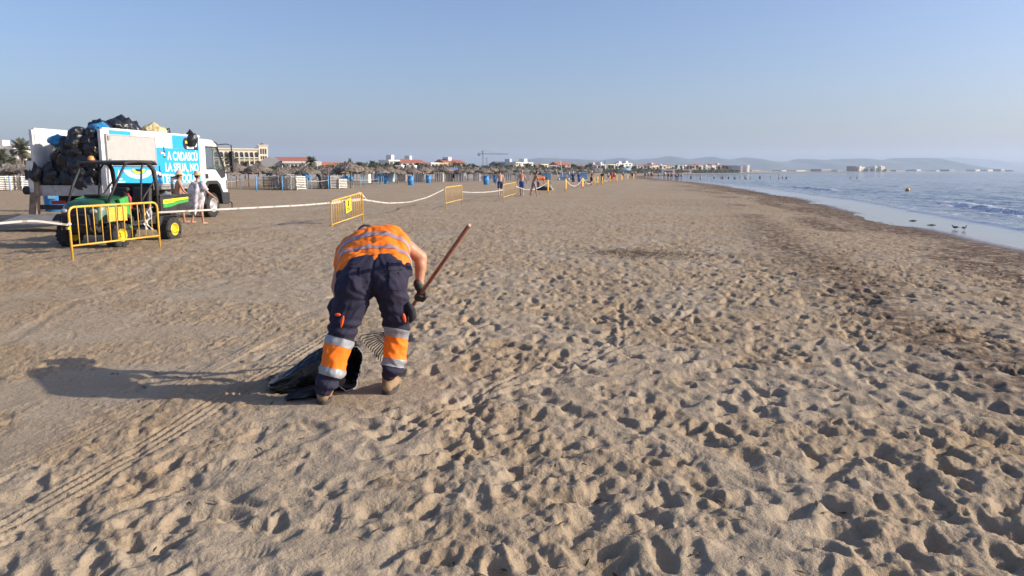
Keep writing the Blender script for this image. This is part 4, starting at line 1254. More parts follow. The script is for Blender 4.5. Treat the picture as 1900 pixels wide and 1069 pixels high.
# ------------------------------------------------------------------ BIN BAGS
bag_k = mat('bin_bag_black', (0.016, 0.017, 0.02), .32, var=.3, bump=.02, bscale=9)
bag_b = mat('bin_bag_blue', (0.03, 0.20, 0.42), .35, var=.2, bump=.02, bscale=9)
bag_y = mat('bin_bag_straw', (0.55, 0.46, 0.24), .5, var=.2, bump=.02, bscale=9)
def bag_mesh(seed):
    bm = bmesh.new(); bmesh.ops.create_icosphere(bm, subdivisions=4, radius=1)
    for v in bm.verts:
        p = v.co.copy(); q = p*1.3+Vector((seed*7.1, 0, 0))
        k = 1 + .22*mnoise.noise(q) + .16*(1-abs(mnoise.noise(q*2.4))*2) + .07*(1-abs(mnoise.noise(q*5.5))*2)
        v.co = Vector((p.x*.44, p.y*.38, p.z*.33))*k
        if p.z > .80:
            t = (p.z-.8)/.2; v.co.x *= 1-.75*t; v.co.y *= 1-.75*t; v.co.z += .15*t
        if v.co.z < -.25: v.co.z = -.25 + (v.co.z+.25)*.3
    me = bpy.data.meshes.new('garbage_bag'); bm.to_mesh(me); bm.free()
    me.polygons.foreach_set('use_smooth', [True]*len(me.polygons)); return me
bagm = [bag_mesh(i) for i in range(5)]
def bag(p, sc, m, label, group=None, rot=None):
    me = random.choice(bagm)
    if m is not bag_k: me = me.copy()
    if not me.materials: me.materials.append(m)
    else: me.materials[0] = m
    o = bpy.data.objects.new('garbage_bag', me); COL.objects.link(o)
    o.location = truck.matrix_basis @ Vector(p) if True else p
    o.rotation_euler = rot or (random.gauss(0, .6), random.gauss(0, .6), random.uniform(0, 6.28)); o.scale = (sc,)*3 if not hasattr(sc, '__len__') else sc
    return tag(o, label, 'bin bag', group)
HL = 'black bin bag in the heap filling the open truck'
def heap(x, y):
    f = (x+1)/2
    z = 1.62 + 1.25*sstep(0.02, .75, np.array([f + .25*min(y, 1.6)]))[0]
    if y > 3.2: z -= (y-3.2)*.35
    return min(z, 2.9)
for iy in range(9):
    for ix in range(5):
        x = -.68+ix*.34+random.uniform(-.05, .05); y = .22+iy*.5+random.uniform(-.08, .08)
        zt = heap(x, y)+random.uniform(-.08, .10)
        bag((x, y, zt-.28), random.uniform(.62, .78), bag_k, HL, 'heaped black bags')
        if iy < 2:
            z = zt-.42
            while z > 1.3:
                bag((x+random.uniform(-.06, .06), y+random.uniform(-.05, .05), z), random.uniform(.68, .85), bag_k, HL, 'heaped black bags'); z -= .28
for y, z in [(.9, 2.86), (1.35, 2.92), (1.9, 2.98), (2.4, 2.90)]:
    bag((.5+random.uniform(-.1, .1), y, z), .72, bag_k, HL, 'heaped black bags')
bag((.35, 2.05, 3.0), (.8, 1.3, .8), bag_k, 'largest long black bag crowning the heap on the truck', rot=(.0, .1, .1))
bag((-.30, .12, 2.52), (.5, .62, .42), bag_b, 'bright blue bag near the top of the heap at the open tail', rot=(.3, .2, 0))
bag((.75, .55, 2.88), (.6, .8, .4), bag_b, 'blue bag peeping out at the rear corner of the truck top', rot=(.1, .2, .4))
bag((.7, 3.15, 2.93), (.72, .8, .62), bag_y, 'straw coloured bag on top behind the heap of black bags', rot=(.2, .1, .4))
bag((.75, 3.7, 2.86), (.4, .45, .5), bag_k, 'small knotted black bag right of the straw coloured one')
bag((1.18, 4.48, 2.70), (.42, .45, .75), bag_k, 'black bag hanging over the printed side near the cab', rot=(0, 0, .3))
bag((-.98, -.08, 1.55), (.35, .4, .75), bag_k, 'black bag snagged on the far rear post of the truck', rot=(0, 0, .2))

# ================================================================== UTILITY VEHICLE
green = mat('vehicle_green', (0.018, 0.095, 0.042), .42, var=.3, coat=.4)
lgreen = mat('decal_green', (0.05, 0.33, 0.06), .4)
dyel = mat('decal_yellow', (0.80, 0.68, 0.02), .4)
blackp = mat('black_plastic', (0.026, 0.025, 0.024), .65, var=.4)
seatm = mat('black_seat', (0.035, 0.035, 0.036), .7, var=.2)
rim_yel = mat('rim_yellow', (0.78, 0.55, 0.02), .4, var=.1)
GA = R(169)
gator = thing('utility_vehicle', 'green and black utility vehicle with yellow wheels and a black roof', 'utility vehicle', (-9.07, 17.32, 0), GA)
def gb(name, mb, m, smooth=False, bevel=0.0, parent=gator): return mb.build(name, m, parent, smooth, bevel=bevel)
for sx in (-1, 1):
    wheel(gator, (sx*.60, .92, .27), .28, .26, .145, rim_yel, sx, lugs=18, dish=.35)
    wheel(gator, (sx*.62, -.84, .27), .285, .30, .15, rim_yel, sx, lugs=18, dish=.35)
gb('frame', MB().box((0, .05, .38), (.7, 2.3, .12)).box((0, .92, .3), (1.1, .08, .08)).box((0, -.84, .3), (1.1, .1, .1)), blackp)
gb('floor', MB().box((0, .12, .46), (1.16, 1.05, .05)), blackp)
# hood: lofted
hs = []
secs = [(1.26, .40, .62, .90), (1.22, .45, .56, .99), (1.05, .49, .55, 1.04), (.75, .50, .55, 1.09), (.48, .52, .55, 1.13)]
vs = []; fs = []
for (y, hw, z0, z1) in secs:
    for (u, w_) in [(-1, 0), (-1, .55), (-.94, .82), (-.78, .95), (-.35, 1.0), (0, 1.01), (.35, 1.0), (.78, .95), (.94, .82), (1, .55), (1, 0)]:
        vs.append((u*hw, y, z0+(z1-z0)*w_))
for j in range(len(secs)-1):
    for k in range(10): fs.append((j*11+k, j*11+k+1, (j+1)*11+k+1, (j+1)*11+k))
fs.append(tuple(range(11)))
gb('hood', MB().add(vs, fs), green, True)
gb('hood_scoop', MB().box((0, .74, 1.12), (.42, .28, .05)), blackp, bevel=.02)
gb('grille_panel', MB().prism([(1.27, .34), (1.33, .45), (1.31, .80), (1.27, .86), (1.1, .86), (1.1, .34)], -.42, .42, 'X'), blackp, bevel=.02)
for i in range(4): gb('grille_slat', MB().box((0, 1.335, .76-i*.05), (.6, .02, .018)), seatm)
for sx in (-1, 1):
    gb('headlight', MB().ell((sx*.36, 1.29, .80), (.09, .05, .055)), rim_grey, True)
    gb('front_fender', MB().prism([(.52, .50), (.56, .66), (.75, .74), (1.1, .72), (1.24, .60), (1.2, .58), (1.08, .66), (.78, .68), (.62, .60), (.58, .48)], sx*.46, sx*.74, 'X'), blackp)
    gb('side_panel', MB().prism([(.46, 1.10), (.74, 1.04), (.64, .72), (.52, .50), (.44, .38), (.38, .38), (.42, .7)], sx*.50, sx*.57, 'X'), lgreen)
    # roll cage
    gb('front_post', MB().tube([(sx*.50, 1.0, .98), (sx*.53, .78, 1.35), (sx*.55, .50, 1.74), (sx*.55, .40, 1.82)], .028, 8), blackp, True)
    gb('rear_post', MB().tube([(sx*.56, -.52, .5), (sx*.56, -.56, 1.3), (sx*.55, -.50, 1.68), (sx*.52, -.38, 1.82), (sx*.52, -.2, 1.86)], .05, 8), blackp, True)
    gb('centre_post', MB().tube([(sx*.55, .02, .55), (sx*.55, 0, 1.1), (sx*.54, -.10, 1.7), (sx*.52, -.2, 1.84)], .022, 8), blackp, True)
    gb('cage_brace', MB().tube([(sx*.55, -.53, 1.45), (sx*.55, -.15, 1.12), (sx*.55, .0, .95)], .02, 8), blackp, True)
gb('bull_bar', MB().tube([(-.36, 1.30, .34), (-.36, 1.42, .42), (-.34, 1.43, .72), (.34, 1.43, .72), (.36, 1.42, .42), (.36, 1.30, .34)], .025, 8).tube([(-.35, 1.43, .52), (.35, 1.43, .52)], .02, 8), blackp, True)
gb('roof', MB().prism([(.52, 1.80), (.50, 1.86), (.1, 1.90), (-.45, 1.90), (-.58, 1.86), (-.62, 1.78), (-.5, 1.82), (.1, 1.84)], -.6, .6, 'X'), blackp, bevel=.025)
rb = gb('roof_beacon', MB().lathe([(0, .10), (.05, .09), (.07, .03), (.07, 0)], (.42, .3, 1.90), 'Z', 14), beacon_m, True)
for sx in (-.29, .29):
    gb('seat', MB().box((sx, -.15, .74), (.48, .46, .12)).box((sx, -.38, 1.02), (.46, .12, .52), Matrix.Rotation(.15, 3, 'X')), seatm, bevel=.04)
gb('seat_box', MB().box((0, -.2, .56), (1.1, .55, .26)), blackp)
gb('rear_screen', MB().box((0, -.52, 1.0), (1.0, .03, .75)), blackp)
gb('steering_wheel', MB().lathe([(.155, 0), (.17, .012), (.185, 0), (.17, -.012)], (-.28, .28, 1.02), 'Y', 22, True).tube([(-.28, .28, 1.02), (-.28, .46, .85)], .02, 6).box((-.28, .28, 1.02), (.3, .02, .03)), seatm)
gb('dashboard', MB().prism([(.5, 1.12), (.34, 1.10), (.30, .95), (.36, .6), (.5, .6)], -.52, .52, 'X'), blackp)
gb('side_bolster', MB().tube([(-.58, -.42, .62), (-.60, -.25, .56), (-.58, .1, .52), (-.56, .3, .50)], .035, 8), blackp, True)
gb('red_canister', MB().tube([(-.18, -.05, .80), (-.18, -.05, 1.05), (-.18, -.03, 1.12)], [.07, .07, .03], 12).box((-.18, .0, 1.13), (.08, .08, .04)), mat('canister_red', (0.5, 0.05, 0.04), .4))
# cargo bed
bd = gb('cargo_bed', MB().box((0, -1.12, .66), (1.22, 1.10, .06)).box((-.61, -1.12, .86), (.05, 1.12, .40)).box((.61, -1.12, .86), (.05, 1.12, .40)).box((0, -.58, .88), (1.22, .05, .44)).box((0, -1.67, .86), (1.22, .05, .38)).box((-.61, -1.12, 1.07), (.09, 1.16, .05)).box((.61, -1.12, 1.07), (.09, 1.16, .05)), blackp, bevel=.012)
MB().prism([(-.64, .98), (-1.62, 1.02), (-1.62, .97), (-1.15, .94), (-1.0, .90), (-.64, .88)], -.648, -.640, 'X').build('yellow_stripe', dyel, bd)
MB().prism([(-.64, .876), (-1.0, .892), (-1.15, .93), (-1.62, .96), (-1.62, .90), (-1.2, .86), (-.9, .80), (-.64, .79)], -.648, -.640, 'X').build('green_stripe', lgreen, bd)
MB().prism([(-.70, .955), (-.98, .96), (-.98, .925), (-.70, .92)], -.654, -.650, 'X').build('stripe_lettering', mat('faded_print', (.35, .28, .05), .6), bd)
gb('tail_lamp', MB().box((-.5, -1.72, .88), (.12, .04, .12)), red_lens)
gb('rear_guard', MB().prism([(-.46, .60), (-1.32, .60), (-1.30, .52), (-1.1, .58), (-.7, .58), (-.58, .40), (-.50, .34), (-.44, .36)], -.60, -.30, 'X'), blackp)
# loose load in the bed
sack_m = mat('grey_sack', (0.20, 0.21, 0.23), .6, var=.2, bump=.01, bscale=15)
for p_, s_, lb in [((-.2, -.8, .92), .42, 'grey sack at the front of the vehicle cargo bed'), ((-.25, -1.3, .95), .40, 'crumpled grey sack in the middle of the cargo bed')]:
    me = bagm[1].copy(); me.materials.clear(); me.materials.append(sack_m)
    o = bpy.data.objects.new('sack', me); COL.objects.link(o)
    o.location = gator.matrix_basis @ Vector(p_); o.scale = (s_*1.4, s_*1.2, s_)
    tag(o, lb, 'sack')
# matrix_basis of freshly placed roots needs no depsgraph: location + z rotation only

# ================================================================== BARRIERS AND TAPE
barr_y = mat('barrier_yellow', (0.72, 0.42, 0.06), .42, var=.12, vscale=9)
def barrier(p, q, label, nb, hgt=1.0, plates=None, group=None, parts=True):
    p, q = Vector(p), Vector(q); W = (q-p).length; an = math.atan2(q.y-p.y, q.x-p.x)
    t = thing('crowd_barrier', label, 'barrier', p, an, group)
    rc = .13; fr = []
    fr += [(0, 0, -.08), (0, 0, hgt-rc)]
    for a in (30, 60): fr.append((rc-rc*math.cos(R(a)), 0, hgt-rc+rc*math.sin(R(a))))
    fr += [(rc, 0, hgt), (W-rc, 0, hgt)]
    for a in (60, 30): fr.append((W-rc+rc*math.cos(R(a)), 0, hgt-rc+rc*math.sin(R(a))))
    fr += [(W, 0, hgt-rc), (W, 0, -.08)]
    MB().tube(fr, .022 if parts else .035, 8 if parts else 5).build('frame', barr_y, t, True)
    zl = .27*hgt
    MB().tube([(0, 0, zl), (W, 0, zl)], .018 if parts else .03, 8 if parts else 5).build('lower_rail', barr_y, t, True)
    if parts:
        bme = MB().tube([(0, 0, zl), (0, 0, hgt)], .009, 6).mesh('bar', True); bme.materials.append(barr_y)
        for i in range(nb):
            x = (i+1)*W/(nb+1)
            o = bpy.data.objects.new('bar', bme); COL.objects.link(o); o.parent = t
            o.location = (x, 0, 0)
            if x < rc*.7 or x > W-rc*.7: o.scale = (1, 1, .97)
    else:
        mb = MB()
        for i in range(nb): mb.tube([((i+1)*W/(nb+1), 0, zl), ((i+1)*W/(nb+1), 0, hgt)], .014, 4)
        tag(mb.build('bars', barr_y, t), kind='stuff')
    return t
B1L, B1R = G(135, 483), G(297, 460)
b1 = barrier(B1L, B1R, 'nearest yellow barrier, in front of the green utility vehicle, with blank plates', 11, .99)
W1 = (B1R-B1L).length
for i, (xa, dx) in enumerate([(.95, .27), (1.23, .27)]):
    MB().box((xa+dx/2, .02, .80), (dx-.02, .006, .28), Matrix.Rotation(.05 if i else -.04, 3, 'Y')).build('plate', barr_y, b1)
MB().tube([(0, .01, .70), (0, -.01, .66)], .03, 8).build('clip', print_w, b1); MB().box((-.045, 0, .60), (.05, .05, .04)).build('hinge_lug', barr_y, b1)
B2L, B2R = G(615, 419), G(673, 410)
b2 = barrier(B2L, B2R, 'tilted yellow barrier with a warning sign, directly behind the stooping worker', 13, 1.0)
b2.rotation_euler = (0.06, -math.atan2(.20, 2.3), b2.rotation_euler.z); b2.location.z = -.24
sg = MB().box((0, 0, 0), (.42, .01, .42), Matrix.Rotation(-.12, 3, 'Y')).build('warning_sign', mat('sign_yellow', (0.82, 0.55, 0.02), .5), b2, loc=(1.15, -.035, .72))
MB().prism([(-.05, .16), (.03, .16), (-.005, .04), (.05, .04), (-.03, -.08), (-.01, .0), (-.06, .0)], -.012, -.007, 'Y').build('bolt_symbol', print_k, sg)
MB().box((0, -.009, -.14), (.26, .004, .025)).box((0, -.009, -.09), (.3, .004, .02)).build('sign_print', print_k, sg)
b3 = barrier(G(827, 388), G(857, 379), 'third yellow barrier, standing alone where the tape sag ends', 12, .95)
b4 = barrier(G(934, 375), G(957, 366.5), 'fourth yellow barrier, between the two walking men', 11, .95)
fb = [((1016, 361), (1020, 356)), ((1049, 357), (1054.5, 352)), ((1080, 351), (1085, 349)), ((1103, 346), (1105, 341)), ((1108, 344), (1114, 342)), ((1117, 344.5), (1121, 341)), ((1132, 340), (1134, 338)), ((1144, 339), (1148, 337)), ((1153, 337), (1157, 336)), ((1164, 336), (1169, 334.5)), ((1175, 334), (1180, 333))]
fl = {0: 'yellow barrier seen nearly edge on, right of the orange vested worker', 1: 'yellow barrier seen nearly edge on, left of the seated man', 2: 'small yellow barrier beside the walking women', 3: 'far yellow barrier right of the seated man'}
bars_xy = []
for i, (a, b) in enumerate(fb):
    p, q = G(*a), G(*b)
    if (q-p).length > 2.6: q = p + (q-p).normalized()*2.4
    bars_xy.append((p, q))
    barrier(p, q, fl.get(i, 'tiny yellow barrier in the file running down the far beach'), 8, 1.0, None, None if i in fl else 'far yellow barriers', False)
tape_m = bpy.data.materials.new('barrier_tape'); tape_m.use_nodes = True
tn = tape_m.node_tree; tb_ = tn.nodes['Principled BSDF']; tb_.inputs['Roughness'].default_value = .45
uvn = tn.nodes.new('ShaderNodeAttribute'); uvn.attribute_name = 'along'
wv = tn.nodes.new('ShaderNodeMath'); wv.operation = 'PINGPONG'; wv.inputs[1].default_value = .38; tn.links.new(uvn.outputs['Fac'], wv.inputs[0])
gt = tn.nodes.new('ShaderNodeMath'); gt.operation = 'LESS_THAN'; gt.inputs[1].default_value = .045; tn.links.new(wv.outputs[0], gt.inputs[0])
mx = tn.nodes.new('ShaderNodeMix'); mx.data_type = 'RGBA'; mx.inputs[6].default_value = (.52, .51, .48, 1); mx.inputs[7].default_value = (.34, .31, .25, 1)
tn.links.new(gt.outputs[0], mx.inputs[0]); tn.links.new(mx.outputs[2], tb_.inputs['Base Color'])
def tape(pts, label, w=.09, group=None, twist=.5):
    cs = []
    for a, b in zip(pts[:-1], pts[1:]):
        for k in range(14): cs.append(Vector(a).lerp(Vector(b), k/14))
    cs.append(Vector(pts[-1]))
    # smooth
    for _ in range(10):
        cs = [cs[0]] + [(cs[i-1]+cs[i]*2+cs[i+1])/4 for i in range(1, len(cs)-1)] + [cs[-1]]
    vs = []; fs = []; al = []; s_ = 0
    for i, c in enumerate(cs):
        if i: s_ += (c-cs[i-1]).length
        t = (cs[min(i+1, len(cs)-1)]-cs[max(i-1, 0)]).normalized()
        sd = t.cross(Vector((0, 0, 1))).normalized(); up = sd.cross(t)
        a = .25+twist*mnoise.noise(Vector((s_*.35, pts[0][0], 0)))
        d = up*math.cos(a)+sd*math.sin(a)
        vs += [c+d*w/2, c-d*w/2]; al += [s_, s_]
        if i: fs.append((2*i-2, 2*i-1, 2*i+1, 2*i))
    me = bpy.data.meshes.new('barrier_tape'); me.from_pydata([tuple(v) for v in vs], [], fs)
    at = me.attributes.new('along', 'FLOAT', 'POINT'); at.data.foreach_set('value', al)
    o = link('barrier_tape', me, tape_m); sol = o.modifiers.new('s', 'SOLIDIFY'); sol.thickness = .001
    return tag(o, label, 'tape', group)
z_ = Vector((0, 0, 1))
tape([P(-40, 418, 12.4), P(60, 409, 13.2), B1L+z_*.66], 'white tape running from the left edge to the nearest barrier', .042)
def sag(p, q, zs):
    m_ = (p+q)/2; return [p, p.lerp(q, .25).lerp(p.lerp(q, .25)-z_*zs*.75, 1), m_-z_*zs, p.lerp(q, .75)-z_*zs*.75, q]
tape([B1R+z_*.77, P(450, 386.5, 18.3), P(560, 381, 21), B2L+z_*.70], 'white tape with dark marks between the nearest and the tilted barrier', .042)
tape([B2L+z_*.70, B2L.lerp(B2R, .5)+z_*.72, B2R+z_*.72], 'white tape threaded through the bars of the tilted barrier', .09)
tape(sag(B2R+z_*.72, G(824, 388)+z_*.86, .33), 'long sagging white tape left of the third barrier', .045)
tape(sag(G(857, 379)+z_*.62, G(934, 375)+z_*.66, .08), 'white tape between the third barrier and the first walking man', .045)
tape(sag(G(957, 366.5)+z_*.70, G(1016, 361)+z_*.85, .35), 'white tape sagging past the second man and the bending man', .045)
tape([G(1020, 356)+z_*.85, G(1022, 356)+z_*.45, G(1027, 355)+z_*.1], 'loose white tape end hanging from the edge on barrier', .08)
for i in range(1, 6):
    p, q = bars_xy[i][1]+z_*.9, bars_xy[i+1][0]+z_*.9 if i+1 < len(bars_xy) else bars_xy[i][1]
    tape(sag(p, q, .55), 'drooping tape between far yellow barriers', .05, 'far drooping tapes')
# tangle of tape on nearest barrier
tg = MB()
rnd = random.Random(5)
base = B1L.lerp(B1R, .88)
for k in range(5):
    pts_ = [base+Vector((rnd.uniform(-.1, .1), rnd.uniform(-.04, .04), z)) for z in (.9, .8, .68, .55, .42)]
    tg.tube(pts_, .012, 4, squash=.3)
tag(tg.build('tape_knot', print_w), 'tangle of white tape knotted on the right end of the nearest barrier', 'tape')
MB().tube([B2R+Vector((-.12, -.03, .93)), B2R+Vector((-.06, -.05, .9)), B2R+Vector((.0, -.04, .88)), B2R+Vector((.1, -.02, .78)), B2R+Vector((.2, .03, .66))], [.05, .06, .04, .01, .008], 6).build('tape_knot', print_w)
tag([o for o in bpy.data.objects if o.name.startswith('tape_knot')][-1], 'white tape knot at the raised corner of the tilted barrier', 'tape')

# ================================================================== PEOPLE
skin = mat('skin_tanned', (0.40, 0.20, 0.12), .5, var=.1, vscale=5)
skin_p = mat('skin_fair', (0.52, 0.29, 0.20), .5, var=.1, vscale=5)
hair_d = mat('hair_dark', (0.025, 0.018, 0.014), .6, var=.3, vscale=30)
hair_l = mat('hair_blond', (0.42, 0.32, 0.18), .6, var=.3)
navy = mat('cloth_navy', (0.03, 0.045, 0.11), .85)
blue_c = mat('cloth_blue', (0.04, 0.11, 0.36), .85)
grey_c = mat('cloth_grey', (0.14, 0.14, 0.15), .9)
white_c = mat('cloth_white', (0.62, 0.61, 0.60), .9)
black_c = mat('cloth_black', (0.02, 0.02, 0.025), .9)
red_c = mat('cloth_red', (0.40, 0.04, 0.05), .85)
green_c = mat('cloth_green', (0.02, 0.20, 0.15), .85)
orange_c = mat('hi_vis_orange', (1.0, 0.198, 0.002), .75, var=.05, vscale=3)
straw_c = mat('straw_hat', (0.50, 0.38, 0.20), .85, var=.15, vscale=20)
beige_c = mat('beige_hat', (0.55, 0.42, 0.28), .85)

def person(label, loc, rz, h=1.72, stride=.22, lean=0.0, arms=((-.12, .05), (.12, .05)), sk=None, shorts=None, top=None, hair=None, hat=None, group=None, vox=.016, out=None):
    sk = sk or skin; s = h/1.75
    t = thing('person', label, 'person', loc, rz, group)
    V = lambda x, y, z: Vector((x*s, y*s, z*s))
    ly = lambda z: lean*max(0, z-.95)
    b = MB(); sh = MB(); tp = MB()
    for sx in (-1, 1):
        st = stride*sx
        hip = V(sx*.09, 0, .92); kn = V(sx*.095, st*.55+.03, .50); an = V(sx*.09, st-.03*(1 if st < 0 else 0), .09+(.05 if st < -.05 else 0))
        b.capsule(hip, kn, .082*s, .055*s); b.capsule(kn, an, .052*s, .034*s); b.ell(kn.lerp(an, .3)+V(0, -.015, 0), (.05*s, .055*s, .11*s))
        b.ell(an+V(sx*.01, .07, -.05), (.042*s, .125*s, .04*s)); b.capsule(an, an+V(0, -.02, -.05), .032*s, .03*s)
        sh.capsule(hip, hip.lerp(kn, .72), .10*s, .088*s)
        sho = V(sx*.185, ly(1.42), 1.40); sw, ou = arms[0 if sx < 0 else 1]
        el = sho+V(sx*(.03+ou*.5), sw*.5, -.29); wr = el+V(sx*ou*.3, sw+.04, -.25)
        b.capsule(sho, el, .048*s, .038*s); b.capsule(el, wr, .037*s, .025*s)
        b.ell(wr+V(0, .015, -.06), (.018*s, .036*s, .055*s)); b.capsule(wr+V(0, .03, -.03), wr+V(-sx*.01, .05, -.08), .012*s, .01*s)
        for f in range(4): b.capsule(wr+V(0, -.012+f*.016, -.09), wr+V(-sx*.012, -.008+f*.018, -.15+abs(f-1.4)*.008), .0095*s, .008*s, 6)
        tp.capsule(sho, sho.lerp(el, .45), .062*s, .056*s)
    b.ell(V(0, 0, .96), (.155*s, .11*s, .12*s)); b.capsule(V(0, 0, 1.0), V(0, ly(1.25), 1.2), .115*s, .125*s)
    b.ell(V(0, ly(1.3), 1.29), (.165*s, .105*s, .20*s)); b.capsule(V(-.13, ly(1.42), 1.40), V(.13, ly(1.42), 1.40), .062*s)
    b.capsule(V(0, ly(1.45), 1.42), V(0, ly(1.58)+.02, 1.56), .055*s, .05*s)
    hc = V(0, ly(1.65)+.02, 1.64)
    b.ell(hc, (.075*s, .092*s, .112*s)); b.ell(hc+V(0, .092, -.01), (.014*s, .02*s, .025*s)); b.ell(hc+V(0, .065, -.075), (.035*s, .03*s, .03*s))
    for sx in (-1, 1): b.ell(hc+V(sx*.078, 0, -.01), (.012*s, .02*s, .03*s))
    link('body', melt(b, 'body', vox, 4), sk, t)
    for sx in (-1, 1): MB().ell(hc+V(sx*.03, .083, .015), (.011*s, .008*s, .007*s), seg=8, rings=6).build('eye', print_w, t, True)
    if shorts:
        sh.ell(V(0, 0, .95), (.168*s, .125*s, .13*s)); link('shorts', melt(sh, 'shorts', vox*1.1, 3), shorts, t)
    if top:
        tp.capsule(V(0, 0, .98), V(0, ly(1.2), 1.2), .135*s, .14*s); tp.ell(V(0, ly(1.3), 1.29), (.182*s, .122*s, .2*s)); tp.capsule(V(-.14, ly(1.42), 1.40), V(.14, ly(1.42), 1.40), .075*s)
        link('shirt', melt(tp, 'shirt', vox*1.1, 3), top, t)
    if hair is not None:
        hb = MB(); hb.ell(hc+V(0, -.018, .022), (.086*s, .092*s, .108*s)); link('hair', melt(hb, 'hair', vox, 2), hair, t)
    if hat is not None:
        z = hc.z+.05*s
        MB().lathe([(.0, .13), (.05, .125), (.082, .10), (.095, .03), (.17, -.01), (.172, -.018), (.09, .01)], (hc.x, hc.y, z), 'Z', 22).build('hat', hat, t, True)
    if out is not None: out.append((V, hc, s))
    return t

o_ = []
pm = person('bare backed man in a beige bucket hat right behind the vehicle bed', G(333, 414), R(-60), 1.62, .16, .12, ((.15, .0), (.25, .05)), skin, grey_c, None, hair_d, beige_c, out=o_)
MB().prism([(-.13, 1.42), (.03, 1.44), (.05, 1.0), (-.10, .92)], -.17, -.10, 'Y').tube([(-.05, -.14, 1.42), (-.05, .0, 1.46), (-.05, .14, 1.38)], .06, 8).build('shirt_over_shoulder', grey_c, pm, True, bevel=.01)
pw = person('woman in a straw hat and loose white wrap walking barefoot past the truck wheel', G(368, 417), R(-25), 1.60, .13, .10, ((.22, .05), (.28, .22)), skin, None, None, hair_d, straw_c, out=o_)
wr_m = mat('printed_wrap', (0.50, 0.47, 0.50), .85, var=.45, vscale=9)
def wrap():
    vs = []; fs = []; n = 48; prof = [(1.33, .15, .10), (1.25, .21, .15), (1.12, .25, .19), (.95, .27, .22), (.80, .25, .21), (.66, .22, .19), (.52, .20, .17), (.38, .17, .16)]
    for j, (z, rx, ry) in enumerate(prof):
        for k in range(n):
            a = 2*math.pi*k/n
            f = 1 + (.05+.035*j)*math.sin(7*a+j*.45)*.6 + .05*mnoise.noise(Vector((a*2, z*4, 1)))
            vs.append((rx*f*math.cos(a)-.02*j*.5, ry*f*math.sin(a)+.02, z + (.09*math.sin(a*2+1) + .04*math.sin(7*a) if j > 5 else 0)))
    for j in range(len(prof)-1):
        for k in range(n): fs.append((j*n+k, j*n+(k+1) % n, (j+1)*n+(k+1) % n, (j+1)*n+k))
    o = MB().add(vs, fs).build('wrap', wr_m, pw, True); md = o.modifiers.new('s', 'SOLIDIFY'); md.thickness = .008
    # bag of cloth over the left arm
    MB().tube([(-.22, .05, 1.28), (-.30, .06, 1.05), (-.33, .08, .85), (-.30, .1, .62)], [.05, .10, .11, .03], 12).build('draped_sleeve', wr_m, pw, True)
    MB().tube([(.19, .03, 1.34), (.25, .06, 1.2), (.30, .1, 1.05)], [.07, .09, .10], 12).build('draped_sleeve', wr_m, pw, True)
wrap()
MB().box((-.34, .15, .55), (.12, .2, .22)).build('hand_bag', red_c, pw, bevel=.02)
mm = skin_p
person('first walking man, bare back and navy shorts, just left of the fourth barrier', G(928, 365.5), R(8), 1.74, .22, .03, ((.1, .08), (-.1, .08)), mm, navy, None, hair_d)
person('second walking man, bare back and bright blue shorts, right of the fourth barrier', G(968, 364), R(-5), 1.74, -.16, .03, ((-.1, .10), (.15, .12)), mm, blue_c, None, mat('hair_grey', (.25, .22, .2), .7))
person('third man striding sideways in pale shorts beside the stooping orange vest', G(990, 364), R(-70), 1.68, .2, .35, ((.3, .1), (.2, .05)), skin, mat('cloth_print', (.28, .27, .3), .9), None, hair_d)
person('woman in a dark swimsuit and white cap, left one of the walking pair', G(1063.5, 347), R(5), 1.62, .12, .02, ((.05, .06), (.05, .06)), skin_p, navy, navy, mat('cap_white', (.7, .68, .66), .8), None, vox=.022)
person('woman in a blue swimsuit, right one of the walking pair', G(1074.5, 347.5), R(-10), 1.6, .14, .02, ((.05, .06), (.05, .06)), skin_p, blue_c, blue_c, hair_l, None, vox=.022)
person('man in a white cap and dark shorts beside the dark bench', G(1097, 345), R(-60), 1.7, .05, .12, ((.2, .1), (.2, .1)), skin, black_c, None, mat('cap_white', (.7, .68, .66), .8), None, vox=.022)
person('person in a green shirt bending by the hanging buckets', G(594, 350), R(80), 1.66, .18, .35, ((.3, .1), (.3, .1)), skin, beige_c, green_c, hair_d, None, vox=.022)
person('attendant in dark clothes beside the purple awning', G(841, 337), R(-30), 1.7, .12, .05, ((.1, .1), (.1, .1)), skin, black_c, black_c, hair_d, None, vox=.025)
person('person in black among the far barriers', G(1117.5, 343.5), R(0), 1.65, .1, .02, ((.1, .1), (.1, .1)), skin, black_c, black_c, hair_d, None, vox=.03)
person('person in a long red shirt among the far barriers', G(1134.5, 339.5), R(0), 1.7, .05, .02, ((.1, .05), (.1, .05)), skin, red_c, red_c, hair_d, None, vox=.03)
